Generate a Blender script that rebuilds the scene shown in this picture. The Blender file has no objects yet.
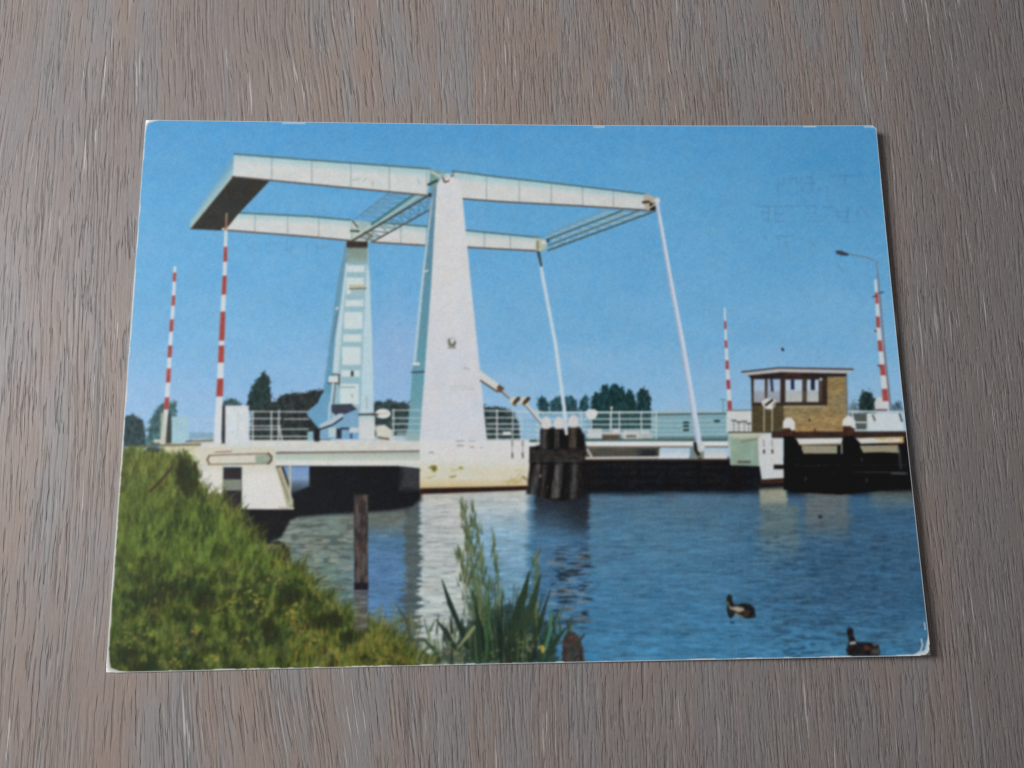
"""A colour postcard of a white drawbridge lying on a grey-brown limed oak table top.

Units: metres, real size (the card is 148 x 105 mm).  The picture on the card is ink on
paper: it is drawn below, shape by shape, into the colours of the fine sheet of the card's
printed face, and that sheet is then cut along the outlines of the things it shows, so that
each printed thing is a part of the card."""
import bpy, math
import numpy as np

rng = np.random.default_rng(7)
scene = bpy.context.scene
coll = scene.collection

# ------------------------------------------------------------------ the card
CARD_W, CARD_H = 148.0, 105.0            # mm
STEP = 0.16                              # mm, fineness of the printed sheet
NX, NY = int(CARD_W / STEP) + 1, int(CARD_H / STEP) + 1
STOCK = 0.30                             # mm, paper thickness

def lift(x, y):
    """height (mm) of the underside: the card is slightly bowed, its right side and corners off the table"""
    t = np.clip((np.asarray(x, float) + 20.0) / 94.0, 0, 1)
    return 0.03 + t ** 2 * (1.25 + .50 * (np.asarray(y, float) / 52.5) ** 2)

# Reference frame in which the print was measured: four corners of the card in that frame.
REF = [(145.3, 119.5), (875.2, 125.3), (931.3, 656.3), (106.0, 672.6)]
def homography(src, dst):
    A, b = [], []
    for (x, y), (u, v) in zip(src, dst):
        A.append([x, y, 1, 0, 0, 0, -u * x, -u * y]); b.append(u)
        A.append([0, 0, 0, x, y, 1, -v * x, -v * y]); b.append(v)
    h = np.linalg.solve(np.array(A, float), np.array(b, float))
    return np.append(h, 1).reshape(3, 3)
CORNERS = [(-CARD_W / 2, CARD_H / 2), (CARD_W / 2, CARD_H / 2), (CARD_W / 2, -CARD_H / 2), (-CARD_W / 2, -CARD_H / 2)]
TO_CARD = homography(REF, CORNERS)
TO_REF = np.linalg.inv(TO_CARD)
def apply(H, x, y):
    w = H[2, 0] * x + H[2, 1] * y + H[2, 2]
    return (H[0, 0] * x + H[0, 1] * y + H[0, 2]) / w, (H[1, 0] * x + H[1, 1] * y + H[1, 2]) / w

gx = np.linspace(-CARD_W / 2, CARD_W / 2, NX)
gy = np.linspace(-CARD_H / 2, CARD_H / 2, NY)
GX, GY = np.meshgrid(gx, gy)             # rows run up the card
X, Y = apply(TO_REF, GX, GY)             # reference coordinates of every point of the sheet
IMG = np.zeros((NY, NX, 3), np.float32)
IDS = np.zeros((NY, NX), np.int32)

# ------------------------------------------------------------------ drawing tools
TAB = rng.random((256, 256)).astype(np.float32)
def vnoise(x, y, seed=0):
    x = x + seed * 17.31; y = y + seed * 9.77
    xi = np.floor(x).astype(int); yi = np.floor(y).astype(int)
    fx = x - xi; fy = y - yi
    fx = fx * fx * (3 - 2 * fx); fy = fy * fy * (3 - 2 * fy)
    a = TAB[yi & 255, xi & 255]; b = TAB[yi & 255, (xi + 1) & 255]
    c = TAB[(yi + 1) & 255, xi & 255]; d = TAB[(yi + 1) & 255, (xi + 1) & 255]
    return (a * (1 - fx) + b * fx) * (1 - fy) + (c * (1 - fx) + d * fx) * fy
def fbm(x, y, n=4, seed=0):
    s = 0; a = .5; t = 0
    for i in range(n):
        s = s + a * vnoise(x * 2 ** i, y * 2 ** i, seed + i * 3); t += a; a *= .55
    return s / t
def sstep(a, b, x):
    t = np.clip((x - a) / (b - a), 0, 1); return t * t * (3 - 2 * t)
def C(*c): return np.array(c, np.float32)
def mix(a, b, t): return a * (1 - t[..., None]) + b * t[..., None]

PARTS = [None]                            # id -> (name, parent id, label)
def part(name, parent=0, label=None):
    PARTS.append((name, parent, label)); return len(PARTS) - 1

def window(pts, pad):
    p = np.array(pts, float)
    x0, y0 = p.min(0) - pad; x1, y1 = p.max(0) + pad
    cx, cy = apply(TO_CARD, np.array([x0, x1, x1, x0]), np.array([y0, y0, y1, y1]))
    i0 = int(np.clip((cx.min() + CARD_W / 2) / STEP - 1, 0, NX)); i1 = int(np.clip((cx.max() + CARD_W / 2) / STEP + 2, 0, NX))
    j0 = int(np.clip((cy.min() + CARD_H / 2) / STEP - 1, 0, NY)); j1 = int(np.clip((cy.max() + CARD_H / 2) / STEP + 2, 0, NY))
    return slice(j0, j1), slice(i0, i1)

def put(s, cov, col, pid, xs, ys):
    c = col(xs, ys) if callable(col) else np.array(col, np.float32)
    IMG[s] = IMG[s] * (1 - cov[..., None]) + c * cov[..., None]
    if pid:
        IDS[s] = np.where(cov > .45, pid, IDS[s])

def poly(pts, col, pid=0, aa=1.15, alpha=1.0):
    s = window(pts, aa + 1); xs, ys = X[s], Y[s]
    if xs.size == 0: return
    ins = np.zeros(xs.shape, bool); d2 = np.full(xs.shape, 1e9)
    n = len(pts)
    for i in range(n):
        ax, ay = pts[i]; bx, by = pts[(i + 1) % n]
        dx, dy = bx - ax, by - ay
        L = dx * dx + dy * dy + 1e-12
        t = np.clip(((xs - ax) * dx + (ys - ay) * dy) / L, 0, 1)
        d2 = np.minimum(d2, (xs - ax - t * dx) ** 2 + (ys - ay - t * dy) ** 2)
        if ay != by:
            ins ^= ((ay > ys) != (by > ys)) & (xs < dx * (ys - ay) / dy + ax)
    d = np.sqrt(d2); sd = np.where(ins, d, -d)
    put(s, np.clip(sd / aa + .5, 0, 1) * alpha, col, pid, xs, ys)

def line(pts, w, col, pid=0, aa=1.0, alpha=1.0, w2=None):
    """a stroke along pts, w wide at its start and w2 at its end"""
    w2 = w if w2 is None else w2
    n = len(pts) - 1
    s = window(pts, max(w, w2) + 2); xs, ys = X[s], Y[s]
    if xs.size == 0: return
    best = np.full(xs.shape, -1e9)
    for i in range(n):
        (ax, ay), (bx, by) = pts[i], pts[i + 1]
        dx, dy = bx - ax, by - ay; L = dx * dx + dy * dy + 1e-9
        t = np.clip(((xs - ax) * dx + (ys - ay) * dy) / L, 0, 1)
        d = np.sqrt((xs - ax - t * dx) ** 2 + (ys - ay - t * dy) ** 2)
        ww = w + (w2 - w) * (i + t) / n
        best = np.maximum(best, ww / 2 - d)
    put(s, np.clip(best / aa + .5, 0, 1) * alpha, col, pid, xs, ys)

def rect(x0, y0, x1, y1, col, pid=0, aa=1.15, alpha=1.0):
    poly([(x0, y0), (x1, y0), (x1, y1), (x0, y1)], col, pid, aa, alpha)
def oval(cx, cy, rx, ry, col, pid=0, aa=1.1, alpha=1.0):
    poly([(cx + rx * math.cos(a), cy + ry * math.sin(a)) for a in np.linspace(0, 2 * math.pi, 18)[:-1]], col, pid, aa, alpha)
def jag(pts, amp, step=2.0, keep=()):
    out = []
    for i in range(len(pts)):
        a, b = pts[i], pts[(i + 1) % len(pts)]
        m = max(1, int(math.hypot(b[0] - a[0], b[1] - a[1]) / step))
        for k in range(m):
            t = k / m; q = amp if i not in keep else 0
            out.append((a[0] + (b[0] - a[0]) * t + rng.uniform(-q, q), a[1] + (b[1] - a[1]) * t + rng.uniform(-q, q)))
    return out
def mottled(c, amp, sx=3.0, sy=3.0, seed=0):
    c = C(*c)
    return lambda x, y: c * (1 + amp * (fbm(x / sx, y / sy, 3, seed) - .5))[..., None]
def ygrad(stops):
    ys_ = [s[0] for s in stops]; cs = np.array([s[1] for s in stops], float)
    return lambda x, y: np.stack([np.interp(y, ys_, cs[:, k]) for k in range(3)], -1)

# ------------------------------------------------------------------ the picture: sky
SKY = part('printed_sky')
IDS[:] = SKY
base = ygrad([(120, (88, 157, 206)), (180, (98, 165, 210)), (260, (107, 171, 214)), (340, (122, 178, 217)), (400, (146, 188, 220)), (450, (160, 196, 222))])(X, Y)
base = mix(base, C(76, 148, 196), np.clip(sstep(640, 880, X) * (1 - sstep(140, 300, Y)) * .7, 0, 1))
base = mix(base, C(148, 180, 216), .75 * np.exp(-(((X - 398) / 45) ** 2 + ((Y - 350) / 40) ** 2)))
base = mix(base, C(150, 180, 220), .30 * sstep(300, 430, Y) * (1 - sstep(420, 560, X)))
n1 = fbm(X / 60, Y / 25, 4, 1) - .5; n2 = fbm(X / 5, Y / 5, 3, 5) - .5
base = base + n1[..., None] * C(14, 8, 5) + n2[..., None] * C(7, 5, 4)
IMG[:] = base
# the postmark pressed through from the back: faint mirrored strokes in the sky
def ghost(strokes, a=.25, w=1.3):
    for p in strokes: line(p, w, (70, 100, 135), 0, 1.5, a)
ghost([[(778, 178), (778, 190)], [(784, 176), (784, 182), (779, 184)], [(791, 177), (791, 183)], [(791, 177), (796, 177)], [(796, 177), (797, 183)],
       [(802, 176), (800, 183)], [(806, 176), (812, 176)], [(812, 176), (812, 183)], [(806, 182), (814, 182)], [(803, 186), (803, 190)],
       [(813, 184), (813, 190)], [(820, 185), (820, 190)], [(827, 185), (828, 190)], [(830, 175), (862, 175)], [(845, 175), (846, 184)]])
ghost([[(760, 205), (800, 205)], [(761, 211), (769, 211)], [(769, 205), (769, 221)], [(764, 218), (770, 218)], [(776, 207), (776, 220)],
       [(776, 213), (783, 213)], [(777, 220), (784, 220)], [(806, 205), (816, 205)], [(806, 212), (816, 212)], [(816, 205), (816, 212)],
       [(808, 220), (824, 220)], [(824, 206), (836, 206)], [(836, 211), (847, 211)], [(838, 216), (848, 216)], [(842, 221), (848, 221)],
       [(848, 207), (848, 221)], [(858, 208), (858, 215)], [(861, 206), (868, 216)]])
ghost([[(765, 234), (766, 238)], [(776, 235), (779, 239)], [(778, 235), (794, 235)], [(786, 241), (788, 246)], [(811, 240), (816, 246)],
       [(838, 262), (844, 272)]], .2, 1.8)
ghost([[(265, 243), (276, 243)], [(286, 242), (286, 254)], [(290, 244), (290, 254)], [(283, 249), (292, 249)], [(306, 241), (306, 252)],
       [(316, 240), (316, 253)], [(318, 247), (326, 247)]], .2, 1.2)

# ------------------------------------------------------------------ water and its reflections
WATER = part('printed_water')
def water(x, y):
    amp = np.interp(y, [488, 540, 600, 665], [1.0, 3.5, 8.0, 10.0])
    r1 = vnoise(x / 22, y / 1.9, 2) - .5; r2 = vnoise(x / 9, y / 1.3, 9) - .5
    xr = x + amp * (1.5 * r1 + .8 * r2)
    c = ygrad([(485, (92, 118, 142)), (505, (82, 116, 138)), (540, (80, 123, 151)), (600, (72, 122, 156)), (640, (70, 126, 162)), (665, (70, 130, 167))])(x, y)
    c = mix(c, C(56, 92, 122), .75 * sstep(690, 850, xr) * (1 - sstep(600, 655, y)))
    def band(a, b, soft): return sstep(a - soft, a + soft, xr) * (1 - sstep(b - soft, b + soft, xr))
    c = mix(c, C(118, 132, 124), (1 - sstep(345, 372, xr)) * (1 - .5 * sstep(540, 600, y)))
    c = mix(c, C(98, 112, 70), (1 - sstep(320, 360, xr)) * sstep(545, 600, y) * .7)
    c = mix(c, C(104, 112, 106), band(345, 408, 9) * (1 - sstep(520, 545, y)))
    c = mix(c, C(90, 124, 164), band(362, 404, 9) * sstep(520, 565, y) * .75)
    c = mix(c, C(84, 90, 86), band(405, 420, 2.5) * .85)
    pale = ygrad([(490, (188, 186, 172)), (505, (184, 188, 186)), (600, (182, 190, 186)), (665, (172, 182, 172))])(x, y)
    c = mix(c, pale, band(420, 470, 2.2))
    pale2 = ygrad([(490, (190, 190, 182)), (508, (178, 190, 194)), (535, (140, 174, 194)), (580, (116, 156, 180)), (640, (112, 150, 160))])(x, y)
    c = mix(c, pale2, sstep(462, 474, xr) * (1 - sstep(524, 533, xr)) * (1 - .35 * sstep(560, 640, y)))
    c = mix(c, C(38, 41, 48), band(535, 590, 3) * (1 - sstep(508, 566, y + 16 * (1 - sstep(550, 585, x)))) * .95)
    c = mix(c, C(70, 108, 146), band(535, 590, 4) * sstep(520, 545, y) * (1 - sstep(600, 650, y)) * .45)
    st = sstep(.46, .68, .6 * vnoise(x / 12, y / 1.9, 33) + .4 * vnoise(x / 6, y / 1.1, 36)) * band(556, 591, 3) * sstep(535, 560, y) * (1 - sstep(618, 636, y))
    c = mix(c, C(34, 46, 58), st * .85)
    st = sstep(.60, .74, vnoise(x / 10, y / 1.6, 51)) * band(548, 591, 4) * sstep(530, 560, y) * (1 - sstep(620, 640, y))
    c = mix(c, C(150, 150, 140), st * .42)
    c = mix(c, C(20, 24, 30), (sstep(530, 545, x) * (1 - sstep(488, 499, y + 3 * r1))) * (1 - band(762, 788, 3)))
    c = mix(c, C(28, 32, 36), sstep(786, 792, x) * (1 - sstep(489, 500, y + 3 * r1)) * .9)
    c = mix(c, C(152, 154, 136), band(761, 788, 1.8) * sstep(482, 485, y) * (1 - sstep(498, 516, y)))
    c = mix(c, C(106, 122, 118), band(762, 800, 7) * sstep(500, 510, y) * (1 - sstep(525, 575, y)) * .75)
    c = mix(c, C(112, 116, 112), band(806, 850, 5) * sstep(489, 494, y) * (1 - sstep(515, 550, y)) * .75)
    c = mix(c, C(112, 120, 112), band(872, 915, 6) * sstep(489, 494, y) * (1 - sstep(498, 515, y)) * .6)
    rip = .6 * vnoise(x / 13, y / 1.5, 21) + .4 * vnoise(x / 6, y / 1.05, 25); rip2 = fbm(x / 30, y / 5, 3, 40)
    k = np.interp(y, [490, 520, 600, 660], [.4, .7, 1, 1])
    c = c * (1 + (.34 * (rip - .5) + .22 * (rip2 - .5)) * k)[..., None]
    lr = (1 - sstep(345, 365, x)) * sstep(515, 525, y)
    c = mix(c, C(158, 160, 146), lr * sstep(.5, .8, vnoise(x / 9, y / 1.7, 77)) * .6); c = mix(c, C(70, 78, 74), lr * sstep(.55, .85, vnoise(x / 8, y / 1.7, 88)) * .6)
    rr = sstep(720, 790, x) * (1 - sstep(890, 915, x)) * sstep(520, 545, y)
    c = mix(c, C(40, 66, 90), rr * sstep(.5, .82, .6 * vnoise(x / 12, y / 1.5, 91) + .4 * vnoise(x / 5, y / 1.1, 94)) * .55)
    c = mix(c, C(108, 148, 166), rr * sstep(.62, .9, vnoise(x / 10, y / 1.6, 97)) * .25)
    c = mix(c, C(44, 62, 84), sstep(.72, .92, vnoise(x / 9, y / 1.3, 63)) * (.28 + .22 * sstep(700, 780, x)) * k)
    g = fbm(x / 70, y / 12, 3, 70)
    c = mix(c, C(60, 96, 120), sstep(.55, .75, g) * .3 * sstep(560, 620, y) * sstep(700, 780, x))
    return c
poly([(100, 487), (940, 483), (940, 690), (100, 690)], water, WATER)

# ------------------------------------------------------------------ far trees
def tree(pts, col, amp=1.2, name='printed_tree', seed=0, label=None):
    t = part(name, 0, label)
    poly(jag(pts, amp, 1.5), mottled(col, 1.0, 2.4, 3.2, seed), t, 1.4)
    for i in range(len(pts)):             # loose leaf tufts along the outline
        a, b = pts[i], pts[(i + 1) % len(pts)]
        for k in range(int(math.hypot(b[0] - a[0], b[1] - a[1]) / 2)):
            q = rng.random(); x = a[0] + (b[0] - a[0]) * q + rng.normal(0, 1.0); y = a[1] + (b[1] - a[1]) * q + rng.normal(0, 1.0)
            if y < 432: oval(x, y, rng.uniform(.5, 1.2), rng.uniform(.6, 1.4), np.array(col) * rng.uniform(.7, 1.5), t, 1.2, .6)
    return t
tree([(124, 417), (133, 415), (142, 420), (146, 432), (146, 447), (123, 447)], (46, 66, 68), 1.3, seed=3)
tree([(150, 420), (156, 408), (164, 403), (170, 402), (176, 400), (176, 420), (175, 444), (146, 444)], (66, 98, 100), 1.5, seed=4)
tree([(223, 401), (230, 398), (236, 400), (240, 403), (240, 441), (221, 441)], (60, 84, 84), 1.0, seed=5)
tree([(264, 371), (268, 376), (270, 392), (271, 412), (246, 412), (248, 396), (253, 384), (259, 377)], (36, 54, 52), 1.2, seed=6, label='tall dark poplar behind the white railing')
tree([(268, 402), (276, 400), (283, 394), (300, 393), (312, 390), (330, 389), (330, 441), (249, 441), (252, 409)], (42, 50, 50), 1.0, 'printed_hedge', seed=7)
tree([(372, 403), (377, 400), (383, 402), (390, 399), (397, 402), (404, 402), (411, 404), (411, 436), (372, 436)], (50, 66, 68), 1.2, seed=8)
tree([(482, 404), (490, 407), (497, 406), (503, 408), (512, 410), (516, 415), (520, 434), (521, 440), (484, 440)], (46, 60, 62), 1.2, seed=9)
tree([(538, 408), (538, 400), (542, 394), (546, 398), (549, 404), (549, 413), (538, 413)], (44, 74, 82), .9, seed=10)
tree([(550, 412), (551, 401), (556, 396), (564, 397), (571, 395), (576, 400), (578, 412)], (44, 74, 82), 1.0, seed=11)
tree([(579, 412), (580, 402), (583, 398), (586, 393), (589, 399), (589, 412)], (44, 74, 82), .8, seed=12)
tree([(592, 430), (592, 400), (595, 391), (600, 394), (603, 384), (608, 384), (609, 390), (612, 384), (617, 383), (620, 387), (623, 385),
      (626, 394), (629, 389), (633, 390), (635, 399), (638, 402), (638, 430)], (32, 58, 60), .9, seed=13, label='dense row of dark poplars beyond the railing')
tree([(637, 430), (638, 392), (642, 388), (648, 389), (651, 396), (652, 430)], (34, 60, 64), .8, seed=14)
tree([(860, 412), (860, 399), (863, 392), (868, 391), (873, 394), (876, 399), (876, 412)], (40, 56, 56), 1.2, seed=15)
tree([(851, 404), (855, 401), (858, 403), (859, 412), (850, 412)], (96, 118, 130), 1.0, seed=16)
tree([(893, 405), (897, 402), (902, 402), (904, 412), (893, 412)], (84, 112, 128), .8, seed=17)

# ------------------------------------------------------------------ the bridge: deck, pier and abutment
BRIDGE = part('printed_bridge', 0, 'white drawbridge deck and girders')
WHITE = (212, 214, 214)
SHADE = (24, 26, 30)
# dark openings under the deck
UNDER = part('under_deck_shadow', BRIDGE)
poly([(276, 463), (420, 463), (420, 497), (412, 506), (390, 510), (340, 513), (300, 516), (290, 520), (281, 537), (262, 546), (245, 536), (228, 508)], mottled(SHADE, .5, 8, 5, 2), UNDER, 3.0)
poly([(300, 480), (420, 480), (420, 500), (406, 508), (370, 511), (320, 514), (300, 516)], SHADE, UNDER, 8, .9)
poly([(402, 466), (420, 465), (420, 489), (400, 489)], (84, 84, 84), UNDER, 7, .55)
poly([(283, 466), (309, 466), (309, 486), (292, 493)], ygrad([(466, (116, 148, 196)), (478, (128, 156, 190)), (484, (90, 106, 124)), (495, (40, 44, 50))]), UNDER, 1.4)
UNDER2 = part('under_deck_shadow', BRIDGE)
poly([(530, 458), (790, 458), (790, 488), (735, 490), (640, 491), (530, 492)], mottled((25, 26, 29), .5, 14, 4, 5), UNDER2, 5.0)
rect(530, 459, 790, 480, mottled((25, 26, 29), .5, 14, 4, 5), UNDER2, 2)
for y, a in ((466, .35), (473, .25), (481, .3)): line([(588, y), (728, y + .5)], 2.2, (46, 44, 44), 0, 2.5, a)
for x in (612, 640, 668, 700): line([(x, 462), (x, 488)], 2.4, (14, 15, 18), 0, 2.5, .5)
# left span
rect(198, 439.5, 421, 451, mottled((206, 206, 200), .08, 6, 4, 3), BRIDGE)
rect(160, 441.5, 200, 459, mottled((196, 192, 160), .25, 5, 4, 8), BRIDGE, 1.6)
rect(274, 452, 421, 465.5, ygrad([(451, (150, 152, 138)), (454, (176, 186, 176)), (459, (188, 198, 186)), (461, (214, 214, 208)), (466, (214, 214, 208))]), BRIDGE)
poly([(395, 462), (421, 464), (421, 468), (398, 465.5)], (206, 206, 200), BRIDGE)
line([(276, 452.5), (421, 450.5)], 1.3, (104, 84, 62))
ABUT = part('abutment', BRIDGE)
poly([(195, 447), (275, 447), (276, 466), (293, 509), (241, 509), (241, 466), (223, 466), (223, 502), (204, 500), (195, 486)], ygrad([(445, (204, 200, 182)), (466, (206, 204, 190)), (476, (216, 214, 208)), (510, (216, 214, 210))]), ABUT)
poly([(276, 467), (281, 466), (293, 500), (293, 509), (287, 508)], (172, 168, 140), ABUT)
line([(276, 466), (291, 506)], 1.0, (110, 104, 84))
line([(289.5, 466), (290, 504)], 2.2, (182, 178, 160), ABUT)
line([(279, 507), (293, 508)], 2.0, (190, 184, 166), ABUT)
rect(223, 467, 241.5, 512, (44, 40, 42), UNDER)
rect(223, 479, 241, 490, (126, 132, 118), ABUT)
line([(222.5, 466), (222.5, 498)], 1.2, (176, 186, 160))
for i, (a, b) in enumerate([((209, 455), (268, 453)), ((209, 464), (269, 463))]): line([a, b], 1.2, (120, 100, 78))
line([(209, 455.5), (207, 459), (209, 464)], 1.6, (96, 84, 66))
poly([(255, 455), (268, 453.5), (270.5, 458), (269, 462.5), (255, 463)], (150, 164, 146), ABUT)
line([(268, 453), (271, 456), (271, 460), (268, 463)], 2.0, (84, 74, 58))
line([(215, 451.8), (231, 451)], 1.3, (150, 120, 96))
line([(280, 452), (290, 452)], 1.3, (120, 92, 70))
# right span
rect(529, 439, 540, 443, (70, 84, 84), BRIDGE)
rect(529, 441.5, 541, 446, (212, 216, 216), BRIDGE)
rect(529, 446, 541, 460, (40, 38, 38), BRIDGE)
rect(585, 437.5, 729, 441, (78, 100, 98), BRIDGE)
rect(585, 441, 729, 446, (218, 222, 220), BRIDGE)
line([(586, 446.3), (729, 446.3)], 1.2, (112, 84, 70), BRIDGE)
rect(585, 447, 661, 456.5, lambda x, y: mix(mix(np.broadcast_to(C(96, 96, 86), x.shape + (3,)), C(74, 72, 64), vnoise(x / 9, y / 5, 3)), C(34, 36, 40), .8 * sstep(632, 645, x) * (1 - sstep(655, 660, x)) * sstep(446, 451, y)), BRIDGE)
line([(586, 458), (661, 457)], 2.4, (198, 198, 190), BRIDGE)
line([(588, 449), (592, 456)], 2.0, (190, 190, 182))
rect(660, 448.5, 690, 458.5, ygrad([(448, (176, 196, 210)), (456, (206, 214, 220))]), BRIDGE)
rect(691, 446, 706, 459, (122, 136, 132), BRIDGE)
rect(705, 448.5, 728, 458.5, ygrad([(448, (176, 196, 206)), (456, (206, 210, 208))]), BRIDGE)
line([(586, 459.6), (728, 459.6)], 1.3, (70, 48, 40))
# pier
PIER = part('bridge_pier', BRIDGE)
def pier_col(x, y):
    c = ygrad([(436, (214, 214, 214)), (460, (214, 213, 208)), (470, (210, 206, 184)), (478, (210, 206, 188)), (484, (208, 192, 150)), (489, (196, 172, 124))])(x, y)
    n = fbm(x / 9, y / 3.2, 4, 12)
    c = mix(c, C(150, 138, 62), sstep(.52, .68, n) * sstep(462, 467, y) * (1 - sstep(474, 480, y)) * (1 - sstep(450, 486, x)) * .85)
    c = mix(c, C(92, 78, 34), sstep(.62, .74, n) * sstep(464, 468, y) * (1 - sstep(474, 478, y)) * (1 - sstep(445, 480, x)) * .8)
    c = mix(c, C(176, 160, 96), sstep(.5, .68, fbm(x / 7, y / 4, 3, 19)) * sstep(466, 472, y) * sstep(498, 512, x) * .6)
    return c
poly([(419.5, 437), (487, 437), (487, 439.5), (529.5, 439.5), (529.5, 486), (419.5, 488.5)], pier_col, PIER)
poly([(420, 488), (529, 485.5), (527, 490), (420, 494)], (44, 28, 24), PIER, 1.4)
for x0, x1, y in ((456, 460, 440.5), (461, 464, 440.3), (470, 474, 440.2), (457, 463, 445), (470.5, 473.5, 446.5), (429, 433, 452), (481, 482, 447)):
    line([(x0, y), (x1, y)], 1.1, (120, 116, 108), 0, 1.2, .75)
for x in (512.3, 522.8):
    line([(x, 440), (x, 456)], 1.2, (150, 152, 150), 0, 1.2, .8)
    line([(x, 453), (x + .3, 457)], 1.8, (96, 94, 90), 0, 1.2, .9)
    line([(x, 441), (x, 445)], 1.6, (120, 122, 120), 0, 1.2, .7)
line([(523, 476), (526, 479)], 2, (140, 112, 84), 0, 1.2, .8)

# ------------------------------------------------------------------ railings
RAILC = (202, 208, 204)
def railing(rails, posts, w=1.4, col=RAILC):
    r = part('railing', BRIDGE)
    for a, b in rails: line([a, b], w, col, r, 1.3, .84)
    for a, b in posts: line([a, b], w + .3, col, r, 1.3, .84)
    return r
railing([((248, 411), (308, 411.3)), ((248, 418), (280, 418)), ((248, 425.6), (280, 425.6)), ((248, 429), (308, 428.6)), ((248, 436), (308, 436)), ((284, 418.5), (308, 418.5))],
        [((252.5, 411), (252.5, 441)), ((271, 411), (271, 441)), ((278.5, 410), (278, 441)), ((279, 427), (282, 441))])
railing([((190, 419), (214, 420)), ((203, 431), (214, 431))], [((196, 420), (196, 441))], 1.0, (180, 198, 202))
railing([((392, 409.5), (421, 409.5)), ((392, 417.5), (420, 417.5)), ((392, 423.5), (419, 423)), ((380, 430), (419, 429)), ((380, 436), (419, 436))],
        [((393, 409), (393, 441)), ((374, 425), (380, 440))])
rect(396, 431, 420, 441, (176, 196, 194), BRIDGE, 2, .55)
railing([((485, 410), (541, 411)), ((486, 417), (545, 417)), ((487, 423.2), (545, 423.5)), ((487, 428), (545, 428.8)), ((487, 433.5), (545, 434)), ((488, 439), (530, 438.5))],
        [((497, 409), (497, 440)), ((538, 410), (538, 440))], 1.5)
rect(522, 416, 543, 439, (118, 164, 190), 0, 2.5, .35)
RB = part('railing', BRIDGE)
rect(586, 412, 652, 438, (84, 124, 132), 0, 2, .30)
rect(540, 412, 592, 438, (110, 156, 180), 0, 2, .55)
rect(652, 412, 731, 438, (126, 164, 172), RB, 1.5, .9)
for y, w in ((411.8, 2.0), (418.5, 1.2), (424, 1.2), (429.3, 1.2), (434.5, 1.2)):
    line([(536, y), (655, y - .3)], w, (196, 206, 204), RB)
line([(655, 411.3), (731, 410)], 2.0, (172, 186, 186), RB)
line([(655, 414), (728, 413)], 1.3, (66, 84, 88), RB)
for y in (420, 425, 430, 434): line([(653, y), (728, y - .5)], 1.1, (160, 192, 196), RB)
line([(652, 437.5), (728, 437)], 2.2, (104, 128, 130), RB)
for x in (581.5, 611, 620, 642, 657): line([(x, 411), (x, 438)], 1.3, (196, 206, 204), RB)
for x, y in ((687, 422), (687, 425.5), (687, 429.5), (718, 420.5)): line([(x - 2, y), (x + 2, y)], 2.2, (44, 60, 66))
for x0, y0, x1, y1, c in ((588, 428, 602, 438, (206, 208, 204)), (602, 431, 626, 434.5, (196, 196, 188)), (603, 434, 621, 438.5, (84, 62, 46)), (613, 428, 620, 433, (212, 212, 208)),
                          (624, 430, 640, 438.5, (204, 206, 200)), (627, 434.5, 637, 437, (90, 84, 72)), (640, 432, 654, 438, (178, 184, 178)), (642, 429.5, 650, 433, (206, 210, 206))):
    rect(x0, y0, x1, y1, c, RB, 1.6, .85)
rect(503, 431, 511, 434.5, (214, 216, 210), 0, 1.3)
LAMPB = part('white_lamp_box', BRIDGE)
poly([(585.5, 411), (589, 408.5), (595, 408.5), (598.5, 411), (597, 416.5), (594, 418.5), (590, 418.5), (587, 416.5)], (212, 214, 212), LAMPB)
line([(592, 418), (592, 428)], 1.2, (186, 196, 196)); line([(612, 407), (612, 430)], 1.1, (186, 196, 190)); oval(612, 407, 1.3, 1.5, (206, 206, 200))

# ------------------------------------------------------------------ far tower and the machinery at its foot
FT = part('bridge_tower', BRIDGE, 'slim rear tower with a ladder of light panels')
poly([(345.5, 238), (367, 238), (369.5, 280), (371.5, 336), (373, 400), (374, 438), (319, 438), (322, 400), (329.5, 336), (337, 280)], (150, 184, 194), FT)
poly([(345.5, 238), (349, 247), (343.5, 285), (335, 340), (332, 400), (330, 426), (318, 426), (322, 400), (329.5, 336), (337, 280)], ygrad([(240, (110, 150, 164)), (300, (104, 152, 176)), (400, (96, 150, 178))]), FT)
poly([(345, 262), (347, 262), (343.5, 300), (340.5, 336), (338, 372), (332, 372), (335, 336), (340.5, 300)], (188, 208, 214), FT)
poly([(366, 262), (368.5, 270), (371.5, 336), (373, 400), (373.5, 414), (360, 414), (361.5, 370), (363.5, 320)], (184, 208, 216), FT)
rect(347, 240, 366.5, 263, ygrad([(240, (58, 52, 48)), (245, (70, 66, 60)), (248, (124, 148, 140)), (256, (132, 154, 144)), (262, (140, 172, 178))]), FT)
for y0, y1 in ((264.5, 271), (276.5, 293), (299, 305.5), (311, 328), (333.5, 341), (346, 364), (369.5, 376), (383, 404)):
    xl = np.interp(.5 * (y0 + y1), [265, 330, 395], [346.8, 343, 339.5]); xr_ = np.interp(.5 * (y0 + y1), [265, 330, 395], [364, 361.5, 358.5])
    rect(xl, y0, xr_, y1, (202, 216, 216), FT, 1.3)
rect(350, 288, 364, 293, (160, 188, 194), FT); rect(348.5, 283.5, 365, 287, (188, 186, 164), FT); line([(349, 287.8), (365, 287.3)], 1.4, (110, 104, 84), FT)
line([(337, 307), (336, 308)], 2.4, (190, 205, 210), FT); line([(337, 309), (332, 340)], 1.0, (96, 116, 126))
rect(350.5, 370.3, 353, 375.5, (40, 46, 44)); line([(338.5, 386.5), (354, 386.5)], 1.1, (128, 152, 152)); line([(351, 394), (352, 396)], 1.6, (170, 170, 150))
MACH = part('drive_machinery', BRIDGE)
poly([(306.5, 411), (317, 402.5), (321.5, 393), (333, 393), (331, 420), (326, 428), (319, 429), (307, 415)], (106, 158, 190), MACH)
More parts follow.
